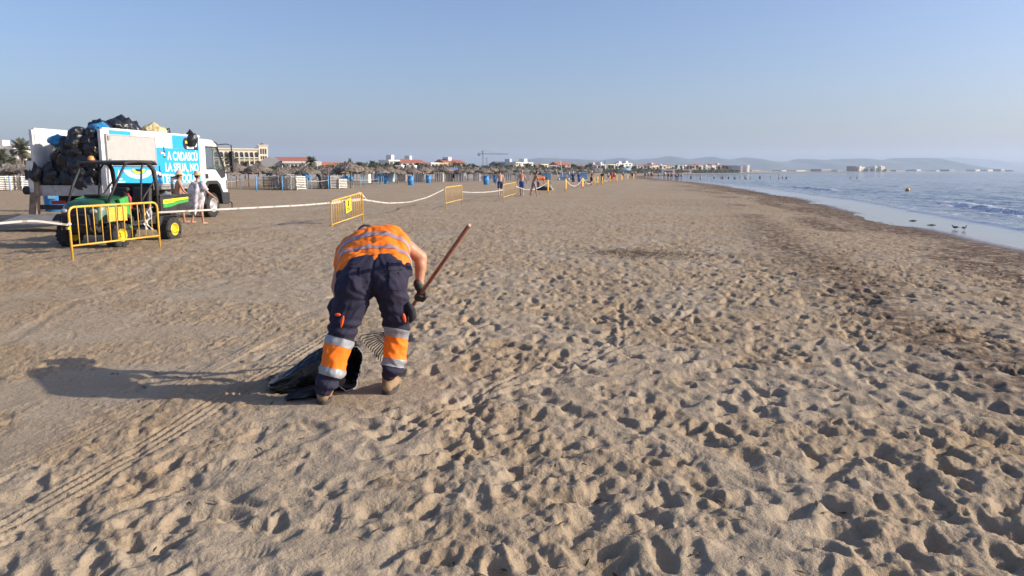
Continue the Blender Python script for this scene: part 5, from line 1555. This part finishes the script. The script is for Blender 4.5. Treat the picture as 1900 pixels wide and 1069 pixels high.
# far worker bending over
def bent_worker():
    g = G(998, 352.5); t = thing('person', 'far beach worker in an orange vest stooping over a dark sack', 'person', g, R(-80))
    b = MB(); l = MB(); v = MB()
    for sx in (-1, 1):
        l.capsule((sx*.12, 0, .88), (sx*.14, .06, .48), .11, .075); l.capsule((sx*.14, .06, .48), (sx*.15, -.02, .08), .07, .05)
        b.capsule((sx*.18, .50, 1.02), (sx*.2, .55, .72), .05, .04); b.capsule((sx*.2, .55, .72), (sx*.16, .6, .46), .038, .03); b.ell((sx*.16, .61, .39), (.03, .04, .06))
        b.ell((sx*.15, .05, .04), (.05, .13, .05))
    b.capsule((0, .52, 1.02), (0, .68, .98), .055, .05); b.ell((0, .78, .95), (.08, .11, .10)); b.capsule((0, 0, .9), (0, .5, 1.05), .11)
    for sx in (-1, 1): b.capsule((sx*.12, 0, .85), (sx*.15, -.02, .08), .05, .04)
    v.capsule((-.07, .02, 1.0), (-.08, .48, 1.08), .13); v.capsule((.07, .02, 1.0), (.08, .48, 1.08), .13); v.capsule((-.15, .47, 1.06), (.15, .47, 1.06), .09)
    link('body', melt(b, 'body', .02, 3), skin, t); link('trousers', melt(l, 'trousers', .02, 3), navy, t); link('vest', melt(v, 'vest', .02, 3), orange_c, t)
    MB().ell((0, .80, .985), (.085, .11, .09)).build('hair', hair_d, t, True)
bent_worker()
me = bagm[2].copy(); me.materials.clear(); me.materials.append(bag_k)
o = bpy.data.objects.new('garbage_bag', me); COL.objects.link(o); g = G(1001, 353); o.location = (g.x+.35, g.y-.3, .12); o.scale = (1.5, .8, .5)
tag(o, 'dark sack lying at the feet of the far orange worker', 'bin bag')
bt = thing('bench', 'low dark bench beside the man in the white cap', 'bench', G(1089, 344.5))
MB().box((0, 0, .42), (1.1, .4, .10)).build('seat', mat('dark_wood', (.06, .035, .025), .7), bt)
for sx in (-.45, .45): MB().box((sx, 0, .18), (.08, .35, .38)).build('leg', mat('dark_wood', (.06, .035, .025), .7), bt)

# far beach goers and bathers: copies of four small figures
def far_fig(shc, tpc, skn, seed):
    t = thing('person', 'far beach goer', 'person'); b = MB()
    for sx in (-1, 1):
        b.capsule((sx*.09, 0, .9), (sx*.1, .08*sx, .06), .085, .045, 8); b.capsule((sx*.2, 0, 1.4), (sx*.26, .05, .85), .05, .03, 8); b.ell((sx*.1, .08*sx+.05, .04), (.045, .12, .04), seg=8, rings=6)
    b.capsule((0, 0, 1.0), (0, 0, 1.32), .13, .15, 10); b.capsule((0, 0, 1.4), (0, 0, 1.55), .06, .05, 8); b.ell((0, .01, 1.64), (.085, .1, .115), seg=10, rings=8)
    link('body', melt(b, 'body', .035, 2), skn, t)
    c = MB(); c.capsule((-.09, 0, .98), (-.1, 0, .7), .12, .1, 8); c.capsule((.09, 0, .98), (.1, 0, .7), .12, .1, 8); c.build('shorts', shc, t, True)
    if tpc: MB().capsule((0, 0, 1.0), (0, 0, 1.3), .155, .175, 10).build('shirt', tpc, t, True)
    MB().ell((0, -.01, 1.67), (.09, .1, .11), seg=10, rings=8).build('hair', hair_d, t, True)
    return t
fps = [(far_fig(navy, None, skin, 0), []), (far_fig(black_c, black_c, skin_p, 1), []), (far_fig(blue_c, white_c, skin, 2), []), (far_fig(red_c, None, skin_p, 3), [])]
for i in range(42):
    px_ = random.choice([random.uniform(1125, 1275), random.uniform(1205, 1270), random.uniform(880, 1120) if i % 5 == 0 else random.uniform(1190, 1262)])
    if px_ > 1150: py_ = 331.2 + random.uniform(-2.6, 1.0)
    else: py_ = 334.5+random.uniform(-1.5, 1.5)
    g = G(px_, py_); wd = g.x - float(shore_x(g.y))
    if wd > 0: g = G(px_, py_, SEA_Z); g.z = -.45
    pr, us = random.choice(fps)
    place(pr, us, g, random.uniform(0, 6.28), random.uniform(.9, 1.05), 'tiny beach goer far off where the sand meets the water' if px_ > 1150 else 'tiny beach goer far off before the parasol row', 'far beach goers')
for px_, d in [(1338, .9), (1341, .8), (1352, .9), (1363, .7), (1374, .9), (1382, .6), (1385, .7), (1392, 1.1), (1410, .7), (1430, 1.0), (1445, .6), (1452, 1.0), (1459, .9), (1578, 1.2), (1590, 1.1), (1300, .8), (1313, .9), (1325, 1.0), (1282, .6)]:
    g = G(px_, 331.5+random.uniform(-.8, .8), SEA_Z); pr, us = random.choice(fps)
    place(pr, us, (g.x, g.y, SEA_Z-.25-d*.9), random.uniform(0, 6.28), 1.0, 'bather standing waist deep in the calm sea', 'bathers in the sea')
# small blue beach umbrella
t = thing('beach_umbrella', 'small open light blue beach umbrella far down the beach', 'umbrella', G(1161, 335))
MB().tube([(0, 0, 0), (0, 0, 2.1)], .03, 6).build('pole', white_c, t)
MB().lathe([(0, 2.3), (.6, 2.15), (1.05, 1.85), (1.0, 1.85), (.55, 2.08), (0, 2.2)], (0, 0, 0), 'Z', 8).build('canopy', pale_blue, t)
# purple awning stall
t = thing('awning_stall', 'small stall under a violet awning in the parasol row', 'stall', G(837, 336))
for sx in (-.8, .8):
    for y in (0, 1.4): MB().tube([(sx, y, 0), (sx, y, 1.9)], .03, 6).build('post', panel_g, t)
MB().prism([(-.3, 1.85), (1.7, 1.95), (.7, 2.3)], -1.1, 1.1, 'X').build('awning', mat('awning_violet', (.22, .22, .45), .8), t)
# beached catamaran
t = thing('catamaran', 'white beached catamaran with leaning bare masts beside the blue huts', 'boat', G(1045, 334.5))
for sx in (-1, 1):
    MB().tube([(sx*.9, -2.2, .3), (sx*.9, -1.6, .22), (sx*.9, 0, .2), (sx*.9, 2.0, .28)], [.05, .18, .2, .1], 10).build('hull', white_wall, t, True)
MB().box((0, -.6, .5), (1.9, .1, .08)).box((0, .8, .5), (1.9, .1, .08)).box((0, .1, .48), (1.7, 1.3, .02)).build('trampoline', grey_c, t)
MB().tube([(0, .8, .5), (-.5, .9, 3.6)], .05, 6).build('mast', white_wall, t); MB().tube([(-.9, -.5, .4), (-1.4, -.4, 2.1)], .04, 6).build('mast', white_wall, t)
# buoy
t = thing('buoy', 'round yellow orange buoy floating in the sea', 'buoy', G(1684, 355, SEA_Z))
br_ = .115*G(1684, 355, SEA_Z).y/40*1.0
MB().ell((0, 0, br_*.55), (br_, br_, br_), seg=20, rings=14).build('float', mat('buoy_yellow', (.75, .36, .03), .4), t, True)
MB().lathe([(br_*1.01, br_*.45), (br_*1.06, br_*.5), (br_*1.06, br_*.6), (br_*1.01, br_*.65)], (0, 0, 0), 'Z', 20).build('band', mat('buoy_band', (.35, .14, .03), .6), t)
# gulls at the water's edge
gull_m = mat('bird_dark', (.05, .05, .06), .8)
def bird(px, py, rz, label):
    z = SEA_Z
    t = thing('bird', label, 'bird', G(px, py, z), rz); t.scale = (.6,)*3
    b = MB(); b.ell((0, 0, .13), (.055, .13, .06)); b.capsule((0, .10, .16), (0, .13, .22), .03, .022); b.ell((0, .145, .235), (.027, .036, .027)); b.capsule((0, -.1, .13), (0, -.22, .12), .03, .008)
    link('body', melt(b, 'body', .01, 3), gull_m, t)
    MB().tube([(0, .17, .235), (0, .21, .228)], [.008, .002], 6).build('beak', beacon_m, t)
    for sx in (-1, 1):
        MB().tube([(sx*.02, .0, .09), (sx*.02, .01, .0), (sx*.02, .04, 0.0)], .005, 5).build('leg', beacon_m, t)
        MB().ell((sx*.05, -.03, .14), (.015, .12, .045)).build('wing', gull_m, t, True)
bird(1772, 426, 1.2, 'dark bird standing in the shallow film of water, left of a pair')
bird(1789, 427, -1.2, 'dark bird standing in the shallow film of water, right of a pair')
for i, (px_, py_) in enumerate([(1694, 410), (1728, 418)]):
    me = bag_mesh(20+i); me.materials.append(mat('weed_clump', (.035, .025, .02), .8)); o = bpy.data.objects.new('seaweed_clump', me); COL.objects.link(o)
    g = G(px_, py_, SEA_Z); o.location = g; o.scale = (.3, .15, .08); tag(o, 'dark clump of seaweed lying at the water edge', 'seaweed', 'seaweed clumps')

# ------------------------------------------------------------------ bits of dry seaweed and straw on the sand
db = MB(); rnd = random.Random(99)
gw = G(1185, 470)
for k in range(5200):
    if k < 900: x, y = gw.x+rnd.gauss(0, .9), gw.y+rnd.gauss(0, .6)
    elif k < 2600:
        y = rnd.uniform(8, 70); x = float(shore_x(y))-abs(rnd.gauss(0, 2.5))-.4
    else:
        y = 2.6+22*rnd.random()**1.5; x = (rnd.random()*2-1)*(1.3+.72*y)
        if mnoise.noise(Vector((x*.6, y*.6, 3))) < .05+rnd.gauss(0, .15): continue
    if x > float(shore_x(y))-.3: continue
    a = rnd.uniform(0, 6.28); L = rnd.uniform(.010, .035)*(1+y*.05); w_ = L*.22
    z = ground_h(x, y)+.004
    d = Vector((math.cos(a), math.sin(a), rnd.uniform(-.1, .35)))*L; s_ = Vector((-math.sin(a), math.cos(a), .3))*w_
    c = Vector((x, y, z))
    db.add([c-d, c+s_, c+d, c-s_+Vector((0, 0, w_))], [(0, 3, 1), (1, 3, 2)])
tag(db.build('seaweed_litter', mat('dry_weed', (.075, .048, .03), .9, var=.4)), 'scattered bits of dry brown seaweed and straw', None, None, 'stuff')

# ================================================================== THE WORKER
def proj(v):
    x, y, z = v.x, v.y, v.z-CAM_H
    d = y*math.cos(TH)-z*math.sin(TH); u = y*math.sin(TH)+z*math.cos(TH)
    return 950+FPX*x/d, 534.5-FPX*u/d
WR = Vector((-1.12, 5.3, 0))
wk = thing('person', 'large stooping worker in orange vest and navy trousers, holding a rake and black sack', 'person', WR)
def L_(px, py, Y): return P(px, py, Y) - WR
hi_or = orange_c
refl = mat('reflective_grey', (0.29, 0.30, 0.32), .35, var=.08, bump=.002, bscale=120)
refl2 = mat('reflective_vest_band', (0.36, 0.25, 0.25), .4, var=.08)
trs = mat('trouser_navy', (0.016, 0.014, 0.036), .88, var=.12, vscale=8, bump=.003, bscale=60)
dk = mat('gap_shade_dark', (0.03, 0.025, 0.03), .8)  # shade colour for the gap beside the vest
boot_m = mat('boot_suede', (0.26, 0.175, 0.10), .9, var=.2, vscale=14)
sole_m = mat('boot_sole', (0.05, 0.045, 0.042), .8)
glove_m = mat('glove_black', (0.022, 0.022, 0.024), .6, var=.3, vscale=40)

hipL, hipR = L_(660, 530, 5.30), L_(724, 527, 5.34)
knL, knR = L_(629, 636, 5.24), L_(737, 622, 5.46)
anL, anR = L_(604, 722, 5.14), L_(724, 695, 5.38)
# --- body, one continuous skin
b = MB()
shL, shR = L_(642, 468, 5.92), L_(738, 448, 5.84)
elL, wrL = L_(625, 532, 5.82), L_(645, 604, 5.70)
A_, B_ = P(870, 419, 5.12), P(733, 613, 6.30)
best = min((abs(proj(A_.lerp(B_, k/400))[1]-549), k/400) for k in range(401))[1]
HH = A_.lerp(B_, best)                       # where the right hand grips the handle
wrR = P(778, 531, HH.y-.02) - WR; elR = L_(781, 478, HH.y+.02)
b.capsule(shL, elL, .064, .048); b.capsule(elL, wrL, .047, .031); b.ell(elL.lerp(wrL, .25), (.047, .05, .085))
b.capsule(shR, elR, .074, .052); b.ell(shR.lerp(elR, .45), (.070, .066, .062)); b.capsule(elR, wrR, .052, .032); b.ell(elR.lerp(wrR, .28), (.050, .054, .085))
spine = [L_(692, 490, 5.42), L_(688, 468, 5.62), L_(684, 452, 5.86)]
b.capsule(spine[0]+Vector((0, .06, -.07)), spine[2]+Vector((0, 0, -.04)), .08); b.capsule(shL, shR, .065)
b.capsule(spine[0]+Vector((0, .06, -.07)), (hipL+hipR)/2+Vector((0, .05, .04)), .08)
for h_, k_, a_ in ((hipL, knL, anL), (hipR, knR, anR)):
    b.capsule(h_+Vector((0, .02, .02)), k_, .085, .06); b.capsule(k_, a_, .055, .038); b.capsule(a_, a_+Vector((0, .06, -.05)), .035)
neck, head = L_(681, 455, 6.02), L_(678, 441, 6.14)
b.capsule(spine[2], neck, .065, .058); b.capsule(neck, head, .055)
hrot = Matrix.Rotation(R(-115), 3, 'X')
b.ell(head+Vector((0, .02, 0)), (.078, .095, .115), hrot)
face = head+Vector((0, .02, 0))
b.ell(face+hrot @ Vector((0, .098, -.01)), (.013, .02, .022), hrot)
for sx in (-1, 1): b.ell(face+hrot @ Vector((sx*.08, 0, -.01)), (.012, .02, .03), hrot)
link('body', melt(b, 'body', .009, 5), mat('skin_arm', (0.50, 0.24, 0.14), .48, var=.12, vscale=7, bump=.002, bscale=50), wk)
hb = MB(); hb.ell(face+hrot @ Vector((0, -.02, .02)), (.088, .096, .115), hrot); link('hair', melt(hb, 'hair', .01, 2), hair_d, wk)
for sx in (-1, 1):
    MB().ell(face+hrot @ Vector((sx*.03, .09, .02)), (.012, .008, .008), hrot).build('eye', print_w, wk, True)
MB().ell(face+hrot @ Vector((0, .092, -.055)), (.026, .008, .007), hrot).build('mouth', mat('lips', (.3, .1, .09), .5), wk, True)

# --- trousers
t_ = MB()
t_.capsule(L_(672, 508, 5.40), L_(716, 502, 5.42), .138); t_.capsule(L_(666, 519, 5.34), L_(722, 514, 5.36), .145); t_.capsule(L_(676, 525, 5.32), L_(708, 523, 5.34), .105)
t_.capsule(L_(658, 532, 5.29), L_(647, 575, 5.29), .138, .122); t_.capsule(L_(647, 575, 5.29), knL, .122, .098)
t_.capsule(L_(724, 528, 5.33), L_(733, 575, 5.40), .130, .108); t_.capsule(L_(733, 575, 5.40), knR, .108, .088)
t_.capsule(knL, L_(617, 682, 5.18), .098, .090); t_.capsule(L_(617, 682, 5.18), L_(605, 717, 5.14), .090, .072)
t_.capsule(knR, L_(731, 668, 5.42), .088, .082); t_.capsule(L_(731, 668, 5.42), L_(725, 689, 5.38), .082, .070)
t_.ell(L_(738, 682, 5.40), (.05, .06, .05)); t_.ell(L_(596, 715, 5.13), (.05, .05, .06))
t_.ell(L_(753, 576, 5.42), (.045, .07, .095)); t_.ell(L_(622, 572, 5.33), (.05, .07, .09)); t_.ell(L_(757, 500, 5.42), (.035, .06, .06)); t_.ell(L_(632, 512, 5.36), (.04, .06, .05))
tm = melt(t_, 'trousers', .0095, 7)
co = get_co(tm); no = get_no(tm)
xc = L_(692, 505, 5.3).x; zc = L_(692, 552, 5.3).z
dsp = np.zeros(len(co))
dsp += 0.005*fbm(co[:, 0]*7+co[:, 2]*3, co[:, 2]*13-co[:, 0]*4, 3, 5)
side_ = np.where(co[:, 0] < xc, 1.0, -1.0)
rdg = 1-np.abs(fbm(co[:, 0]*5+side_*co[:, 2]*4, co[:, 2]*10-side_*co[:, 0]*12, 2, 25))*3.0
dsp += 0.006*np.clip(rdg, -.3, 1)
# radiating creases from the crotch and bunching at knees and hems
ang = np.arctan2(co[:, 2]-zc, co[:, 0]-xc); rr = np.hypot(co[:, 2]-zc, co[:, 0]-xc)
dsp += 0.0055*np.sin(ang*11+rr*9)*np.exp(-rr/.26)
for k_, s_ in ((knL, 1), (knR, 1)):
    dz = co[:, 2]-(k_.z+.12); near_ = np.exp(-(dz/.08)**2)*(np.abs(co[:, 0]-k_.x) < .16)
    dsp += .008*near_*np.sin(dz*85+co[:, 0]*22*s_)
for a_ in (anL, anR):
    dz = co[:, 2]-(a_.z+.03); near_ = np.exp(-(dz/.09)**2)*(np.abs(co[:, 0]-a_.x) < .16)
    dsp += .012*near_*np.sin(dz*62+co[:, 0]*30)
seam = np.exp(-((co[:, 0]-xc-(co[:, 2]-zc)*.02)/.010)**2)*(co[:, 2] > zc-.02)*(no[:, 1] < 0)
dsp -= .011*seam
dsp -= .012*np.exp(-((co[:, 0]-xc)/.045)**2)*sstep(zc+.30, zc+.05, co[:, 2])*(co[:, 2] > zc)*(no[:, 1] < 0)
set_co(tm, co + no*dsp[:, None])
trousers = link('trousers', tm, trs, wk)
def band(knee, ank, c_px, y0, y1, Y, m, name, side, off=.005):
    d = (ank-knee).normalized(); p0, p1 = L_(c_px[0], y0, Y), L_(c_px[1], y1, Y)
    mid = Vector(((knL.x+knR.x)/2, 0, 0))
    me = cut(tm, [(p1, d), (p0, -d), (mid, Vector((1, 0, 0))*side)], off, name)
    o = link(name, me, None, wk); me.materials.clear(); me.materials.append(m)
    return o
band(knL, anL, (629, 626), 627, 642, 5.24, refl, 'reflective_band', 1, .005)
band(knL, anL, (626, 618), 642, 683, 5.21, hi_or, 'orange_band', 1, .003)
band(knL, anL, (618, 615), 683, 698, 5.18, refl, 'reflective_band', 1, .005)
band(knR, anR, (737, 735), 611, 626, 5.46, refl, 'reflective_band', -1, .005)
band(knR, anR, (735, 732), 626, 666, 5.44, hi_or, 'orange_band', -1, .003)
band(knR, anR, (732, 731), 666, 681, 5.42, refl, 'reflective_band', -1, .005)
# rear pocket with flap, stitched on
def patch(px0, px1, y0, y1, off, name, Y=5.2, m=trs):
    a, c = L_(px0, y0, Y), L_(px1, y1, Y)
    me = cut(tm, [(Vector((c.x, 0, 0)), Vector((1, 0, .0))), (Vector((a.x, 0, 0)), Vector((-1, 0, 0))), (Vector((0, 0, a.z)), Vector((0, 0, 1))), (Vector((0, 0, c.z)), Vector((0, 0, -1))), (Vector((0, (hipR.y+.0), 0)), Vector((0, 1, 0)))], off, name)
    me.materials.clear(); me.materials.append(m)
    o = link(name, me, None, wk); md = o.modifiers.new('s', 'SOLIDIFY'); md.thickness = off*.9; md.offset = -1
    return o
patch(720, 753, 504, 540, .005, 'rear_pocket'); patch(718, 755, 489, 504, .011, 'pocket_flap')
MB().ell(L_(740, 507, 5.17), (.008, .006, .008)).build('pocket_button', black_c, wk, True)
patch(646, 668, 496, 499, .006, 'pocket_seam'); patch(664, 668, 499, 512, .005, 'pocket_seam')
for (px_, py_, Y, rx, rz_, an_) in [(635, 597, 5.135, .010, .045, .25), (627, 584, 5.17, .022, .012, 0), (750, 590, 5.295, .012, .036, -.2)]:
    MB().ell(L_(px_, py_, Y), (rx, .008, rz_), Matrix.Rotation(an_, 3, 'Y')).build('orange_zip', mat('zip_orange', (.9, .10, .01), .5), wk, True)
MB().tube([L_(757, 562, 5.32), L_(764, 575, 5.34), L_(766, 590, 5.34), L_(760, 598, 5.32)], [.012, .03, .03, .01], 10).build('cargo_pocket', black_c, wk, True)

# --- shirt sleeves, vest
sv = MB(); sv.capsule(shL, shL.lerp(elL, .36), .082, .076); sv.capsule(shR, shR.lerp(elR, .12), .086, .084); sv.capsule(shL, shR, .085); sv.capsule(spine[1]+Vector((0, .05, -.04)), spine[2]+Vector((0, 0, -.03)), .09)
link('shirt', melt(sv, 'shirt', .009, 4), hi_or, wk)
vm_ = MB()
for q_ in range(7):
    u_ = q_/6
    bul = .010*math.sin(math.pi*u_)
    vm_.capsule(L_(658+68*u_, 511-12*u_, 5.43), L_(660+64*u_, 464-17*u_-4*math.sin(math.pi*u_), 5.88), .122+bul-.008*u_, .122+bul)
vm_.capsule(L_(652, 514, 5.46), L_(650, 478, 5.80), .11, .10); vm_.capsule(L_(740, 490, 5.48), L_(738, 452, 5.80), .08, .085)
vm_.capsule(L_(652, 466, 5.92), L_(730, 448, 5.86), .098)
vm = melt(vm_, 'vest', .0095, 7)
co = get_co(vm); no = get_no(vm)
dsp = .008*fbm(co[:, 0]*8, co[:, 1]*9+co[:, 0]*5, 3, 15) + .007*np.clip(1-np.abs(fbm(co[:, 0]*5+co[:, 1]*3, co[:, 1]*11-co[:, 0]*5, 2, 17))*3, -.3, 1) + .004*np.sin(co[:, 0]*40+co[:, 1]*25)*np.exp(-((co[:, 1]-.2)/.10)**2)
set_co(vm, co+no*dsp[:, None])
sd = (spine[2]-spine[0]).normalized()
hemp = L_(694, 474, 5.33)
hem_n = Vector((-.10, -1.0, .10)).normalized()
vest_me = cut(vm, [(hemp, hem_n)], 0.0, 'vest'); vest_me.materials.clear(); vest_me.materials.append(hi_or)
vo = link('vest', vest_me, None, wk); md = vo.modifiers.new('s', 'SOLIDIFY'); md.thickness = .006; md.offset = 1
for (p0, p1) in [((690, 460, 5.505), (690, 454, 5.56)), ((690, 440, 5.69), (690, 435.5, 5.75))]:
    a, c = L_(*p0), L_(*p1)
    nn = Vector((-.16, -1, 0)).normalized()
    me = cut(vm, [(a, nn), (c, -nn), (Vector((0, 0, .88)), Vector((0, 0, -1)))], .009, 'reflective_band'); me.materials.clear(); me.materials.append(refl2)
    link('reflective_band', me, None, wk)
# dark strip put in as the shaded gap between vest and left sleeve
MB().tube([L_(655, 436, 5.90), L_(640, 452, 5.80), L_(633, 470, 5.72), L_(632, 492, 5.62)], .014, 8).build('vest_gap_shade', dk, wk, True)

# --- boots
def boot(heel_px, heel_py, Y, yaw, name='boot'):
    c = P(heel_px, heel_py, Y); c.z = 0.0; c = c - WR
    rot = Matrix.Rotation(yaw, 3, 'Z')
    q = lambda x, y, z: c + rot @ Vector((x, y, z))
    m_ = MB(); m_.ell(q(0, .0, .065), (.044, .05, .05), rot); m_.capsule(q(0, .01, .07), q(0, .03, .14), .047, .049); m_.ell(q(0, .10, .06), (.050, .11, .05), rot); m_.ell(q(0, .20, .045), (.050, .065, .04), rot)
    bo = link(name, melt(m_, name, .008, 4), boot_m, wk)
    out = [(.046*math.cos(a)*(1 if math.sin(a) < 0 else 1.12), (.055 if math.sin(a) < 0 else .25)*math.sin(a)+.02) for a in [2*math.pi*i/24 for i in range(24)]]
    m2 = MB().prism(out, -.012, .034, 'Z'); m2.v = [tuple(q(*v)) for v in m2.v]; m2.build('sole', sole_m, bo, bevel=.006)
    MB().lathe([(.044, .0), (.052, .01), (.052, .03), (.044, .035)], q(0, .03, .135), 'Z', 18).build('collar', boot_m, bo, True)
boot(600, 757, 5.14, .10); boot(720, 739, 5.38, -.12)

# --- gloves: palm, four fingers of unequal length and a thumb, closed round what they hold
def grip(center, axis, palm_dir, wrist, rad, sgn, name='glove'):
    ax = axis.normalized(); n = (palm_dir-ax*palm_dir.dot(ax)).normalized(); s2 = ax.cross(n)*sgn
    g_ = MB()
    pc = center+n*(rad+.020)
    g_.capsule(pc-ax*.030, pc+ax*.030, .024); g_.capsule(pc, wrist, .026, .034); g_.capsule(wrist, wrist+(wrist-pc).normalized()*.035, .037, .037)
    for f, (o_, L) in enumerate([(-.034, 235), (-.012, 255), (.011, 245), (.033, 210)]):
        prev = None
        for k in range(9):
            a = R(-5+L*k/8); rr_ = rad+.011
            p = center+ax*o_+(n*math.cos(a)+s2*math.sin(a))*rr_
            if prev is not None: g_.capsule(prev, p, .0112-.0003*k, .0109-.0003*k, 8)
            prev = p
    prev = None
    for k in range(6):
        a = R(-10-150*k/5); p = center-ax*(.050-.004*k)+(n*math.cos(a)+s2*math.sin(a))*(rad+.013)
        if prev is not None: g_.capsule(prev, p, .0135, .0115, 8)
        prev = p
    link(name, melt(g_, name, .0042, 2), glove_m, wk)
grip(HH-WR, B_-A_, Vector((.8, -.5, .25)), wrR+Vector((0, 0, -.01)), .015, 1)
bagrim = L_(653, 645, 5.60)
grip(bagrim, Vector((1, .2, 0)), Vector((0, -.2, 1)), wrL+Vector((0, 0, -.02)), .010, -1)

# ------------------------------------------------------------------ RAKE
wood = mat('rake_handle_wood', (0.30, 0.11, 0.065), .5, var=.25, vscale=12)
endw = mat('cut_wood_end', (0.55, 0.38, 0.26), .7)
rk = thing('rake', 'fan rake with reddish wooden handle held in the worker\'s gloved hand', 'rake', B_)
MB().tube([A_-B_, Vector((0, 0, 0))], [.0155, .0145], 12).build('handle', wood, rk, True)
MB().tube([(A_-B_)*1.0, (A_-B_)*1.004+Vector((0, 0, .003))], [.0157, .012], 12).build('end_cap', endw, rk, True)
tine_m = mat('tine_steel', (0.07, 0.065, 0.06), .45, .6)
tips = [G(667+(713-667)*k/12, 627+(676-627)*(k/12)**.85, .005) for k in range(13)]
hd = (B_-A_).normalized()
bs0 = B_+hd*.03; spread = (tips[-1]-tips[0]).normalized()
brace_pts = []
for k, tip in enumerate(tips):
    u = (k-6)/6
    s0 = bs0+spread*u*.03; m1 = s0.lerp(tip, .5)+Vector((0, 0, .012)); m2_ = s0.lerp(tip, .93)+Vector((0, 0, .022))
    MB().tube([s0-B_, m1-B_, m2_-B_, tip-B_+Vector((0, 0, -.01))], .005, 5).build('tine', tine_m, rk, True)
    brace_pts.append(s0.lerp(tip, .55)+Vector((0, 0, .016))-B_)
MB().tube(brace_pts, .0055, 6).build('brace', tine_m, rk, True)
MB().tube([-hd*.09, hd*.05], [.018, .021], 10).build('socket', tine_m, rk, True)

# ------------------------------------------------------------------ THE OPEN SACK
def sack():
    C0 = P(650, 689, 5.50); C0.z = .165
    t = thing('garbage_sack', 'large half filled black plastic sack lying open mouthed behind the worker\'s left leg', 'bin bag', C0)
    ends = [(Vector((x_, y_, h_-.165)), h_, w_) for x_, y_, h_, w_ in [(0, 0, .168, .150), (-.05, 0, .178, .165), (-.12, .0, .180, .175), (-.20, -.02, .165, .18), (-.28, -.05, .138, .19),
            (-.36, -.09, .100, .20), (-.44, -.13, .070, .205), (-.52, -.12, .050, .18), (-.60, -.05, .040, .13), (-.68, .02, .027, .085), (-.75, .04, .014, .06)]]
    n = 90; K = 60; vs = []; fs = []
    ks = np.linspace(0, len(ends)-1, K)
    for j, q in enumerate(ks):
        i = min(int(q), len(ends)-2); f = q-i; f2 = f
        c = ends[i][0].lerp(ends[i+1][0], f2); hz = ends[i][1]*(1-f2)+ends[i+1][1]*f2; hy = ends[i][2]*(1-f2)+ends[i+1][2]*f2
        w_ = j/(K-1)
        for k in range(n):
            a = 2*math.pi*k/n
            amp = .02+.13*sstep(.08, .7, np.array([w_]))[0]
            fold = amp*(math.sin(9*a+3*w_+1.5*math.sin(w_*5)) *.5 + math.sin(15*a-4*w_)*.3) + .30*amp*mnoise.noise(Vector((math.cos(a)*3, math.sin(a)*3, w_*7)))*2
            cr = .012*(1-2*abs(mnoise.noise(Vector((math.cos(a)*6, math.sin(a)*6, w_*16)))))
            y = math.cos(a)*(hy*(1+fold)+cr); z = math.sin(a)*(hz*(1+fold)+cr*.7)
            p = c+Vector((0.10*w_*mnoise.noise(Vector((a*1.5, w_*3, 4))), y, z))
            if j == 0: p.x += .02*math.sin(3*a)
            if p.z < -.155: p.z = -.155+(p.z+.155)*.1
            vs.append(p)
    for j in range(K-1):
        for k in range(n): fs.append((j*n+k, j*n+(k+1) % n, (j+1)*n+(k+1) % n, (j+1)*n+k))
    fs.append(tuple((K-1)*n+k for k in range(n)))
    rot = Matrix.Rotation(R(-22), 3, 'Z')
    vs = [rot @ v for v in vs]
    sk_m = mat('sack_plastic', (0.010, 0.011, 0.014), .30, var=.3, bump=.012, bscale=22)
    o = MB().add(vs, fs).build('bag', sk_m, t, True); md = o.modifiers.new('s', 'SOLIDIFY'); md.thickness = .0015
    rim = [vs[k]*1.005 for k in range(n)]; rim.append(rim[0])
    MB().tube(rim, .0045, 6, False).build('rim', mat('sack_rim_lit', (.30, .30, .32), .25), t, True)  # light along the rim is put into its pale colour
    # loose corner towards the camera
    m = MB(); pts = [P(600, 722, 5.35), P(575, 728, 5.3), P(552, 735, 5.25), P(535, 745, 5.2)]
    V2 = []; F2 = []
    for j, p in enumerate(pts):
        for k in range(14):
            a = 2*math.pi*k/14; w2 = .085-.008*j; q = p-C0
            zz = max(.012, .045-.008*j)*(math.sin(a)+.35*math.sin(5*a+j))
            V2.append((q.x+.015*math.sin(4*a+j*2), q.y+math.cos(a)*w2*1.1, max(-.162, -.125+zz)))
    for j in range(3):
        for k in range(14): F2.append((j*14+k, j*14+(k+1) % 14, (j+1)*14+(k+1) % 14, (j+1)*14+k))
    F2.append(tuple(3*14+k for k in range(14)))
    m.add(V2, F2).build('loose_corner', sk_m, t, True)
    # some collected litter inside
    MB().ell((-.14, 0, -.10), (.10, .12, .05)).build('litter', mat('litter_weed', (.06, .045, .03), .9), t)
sack()
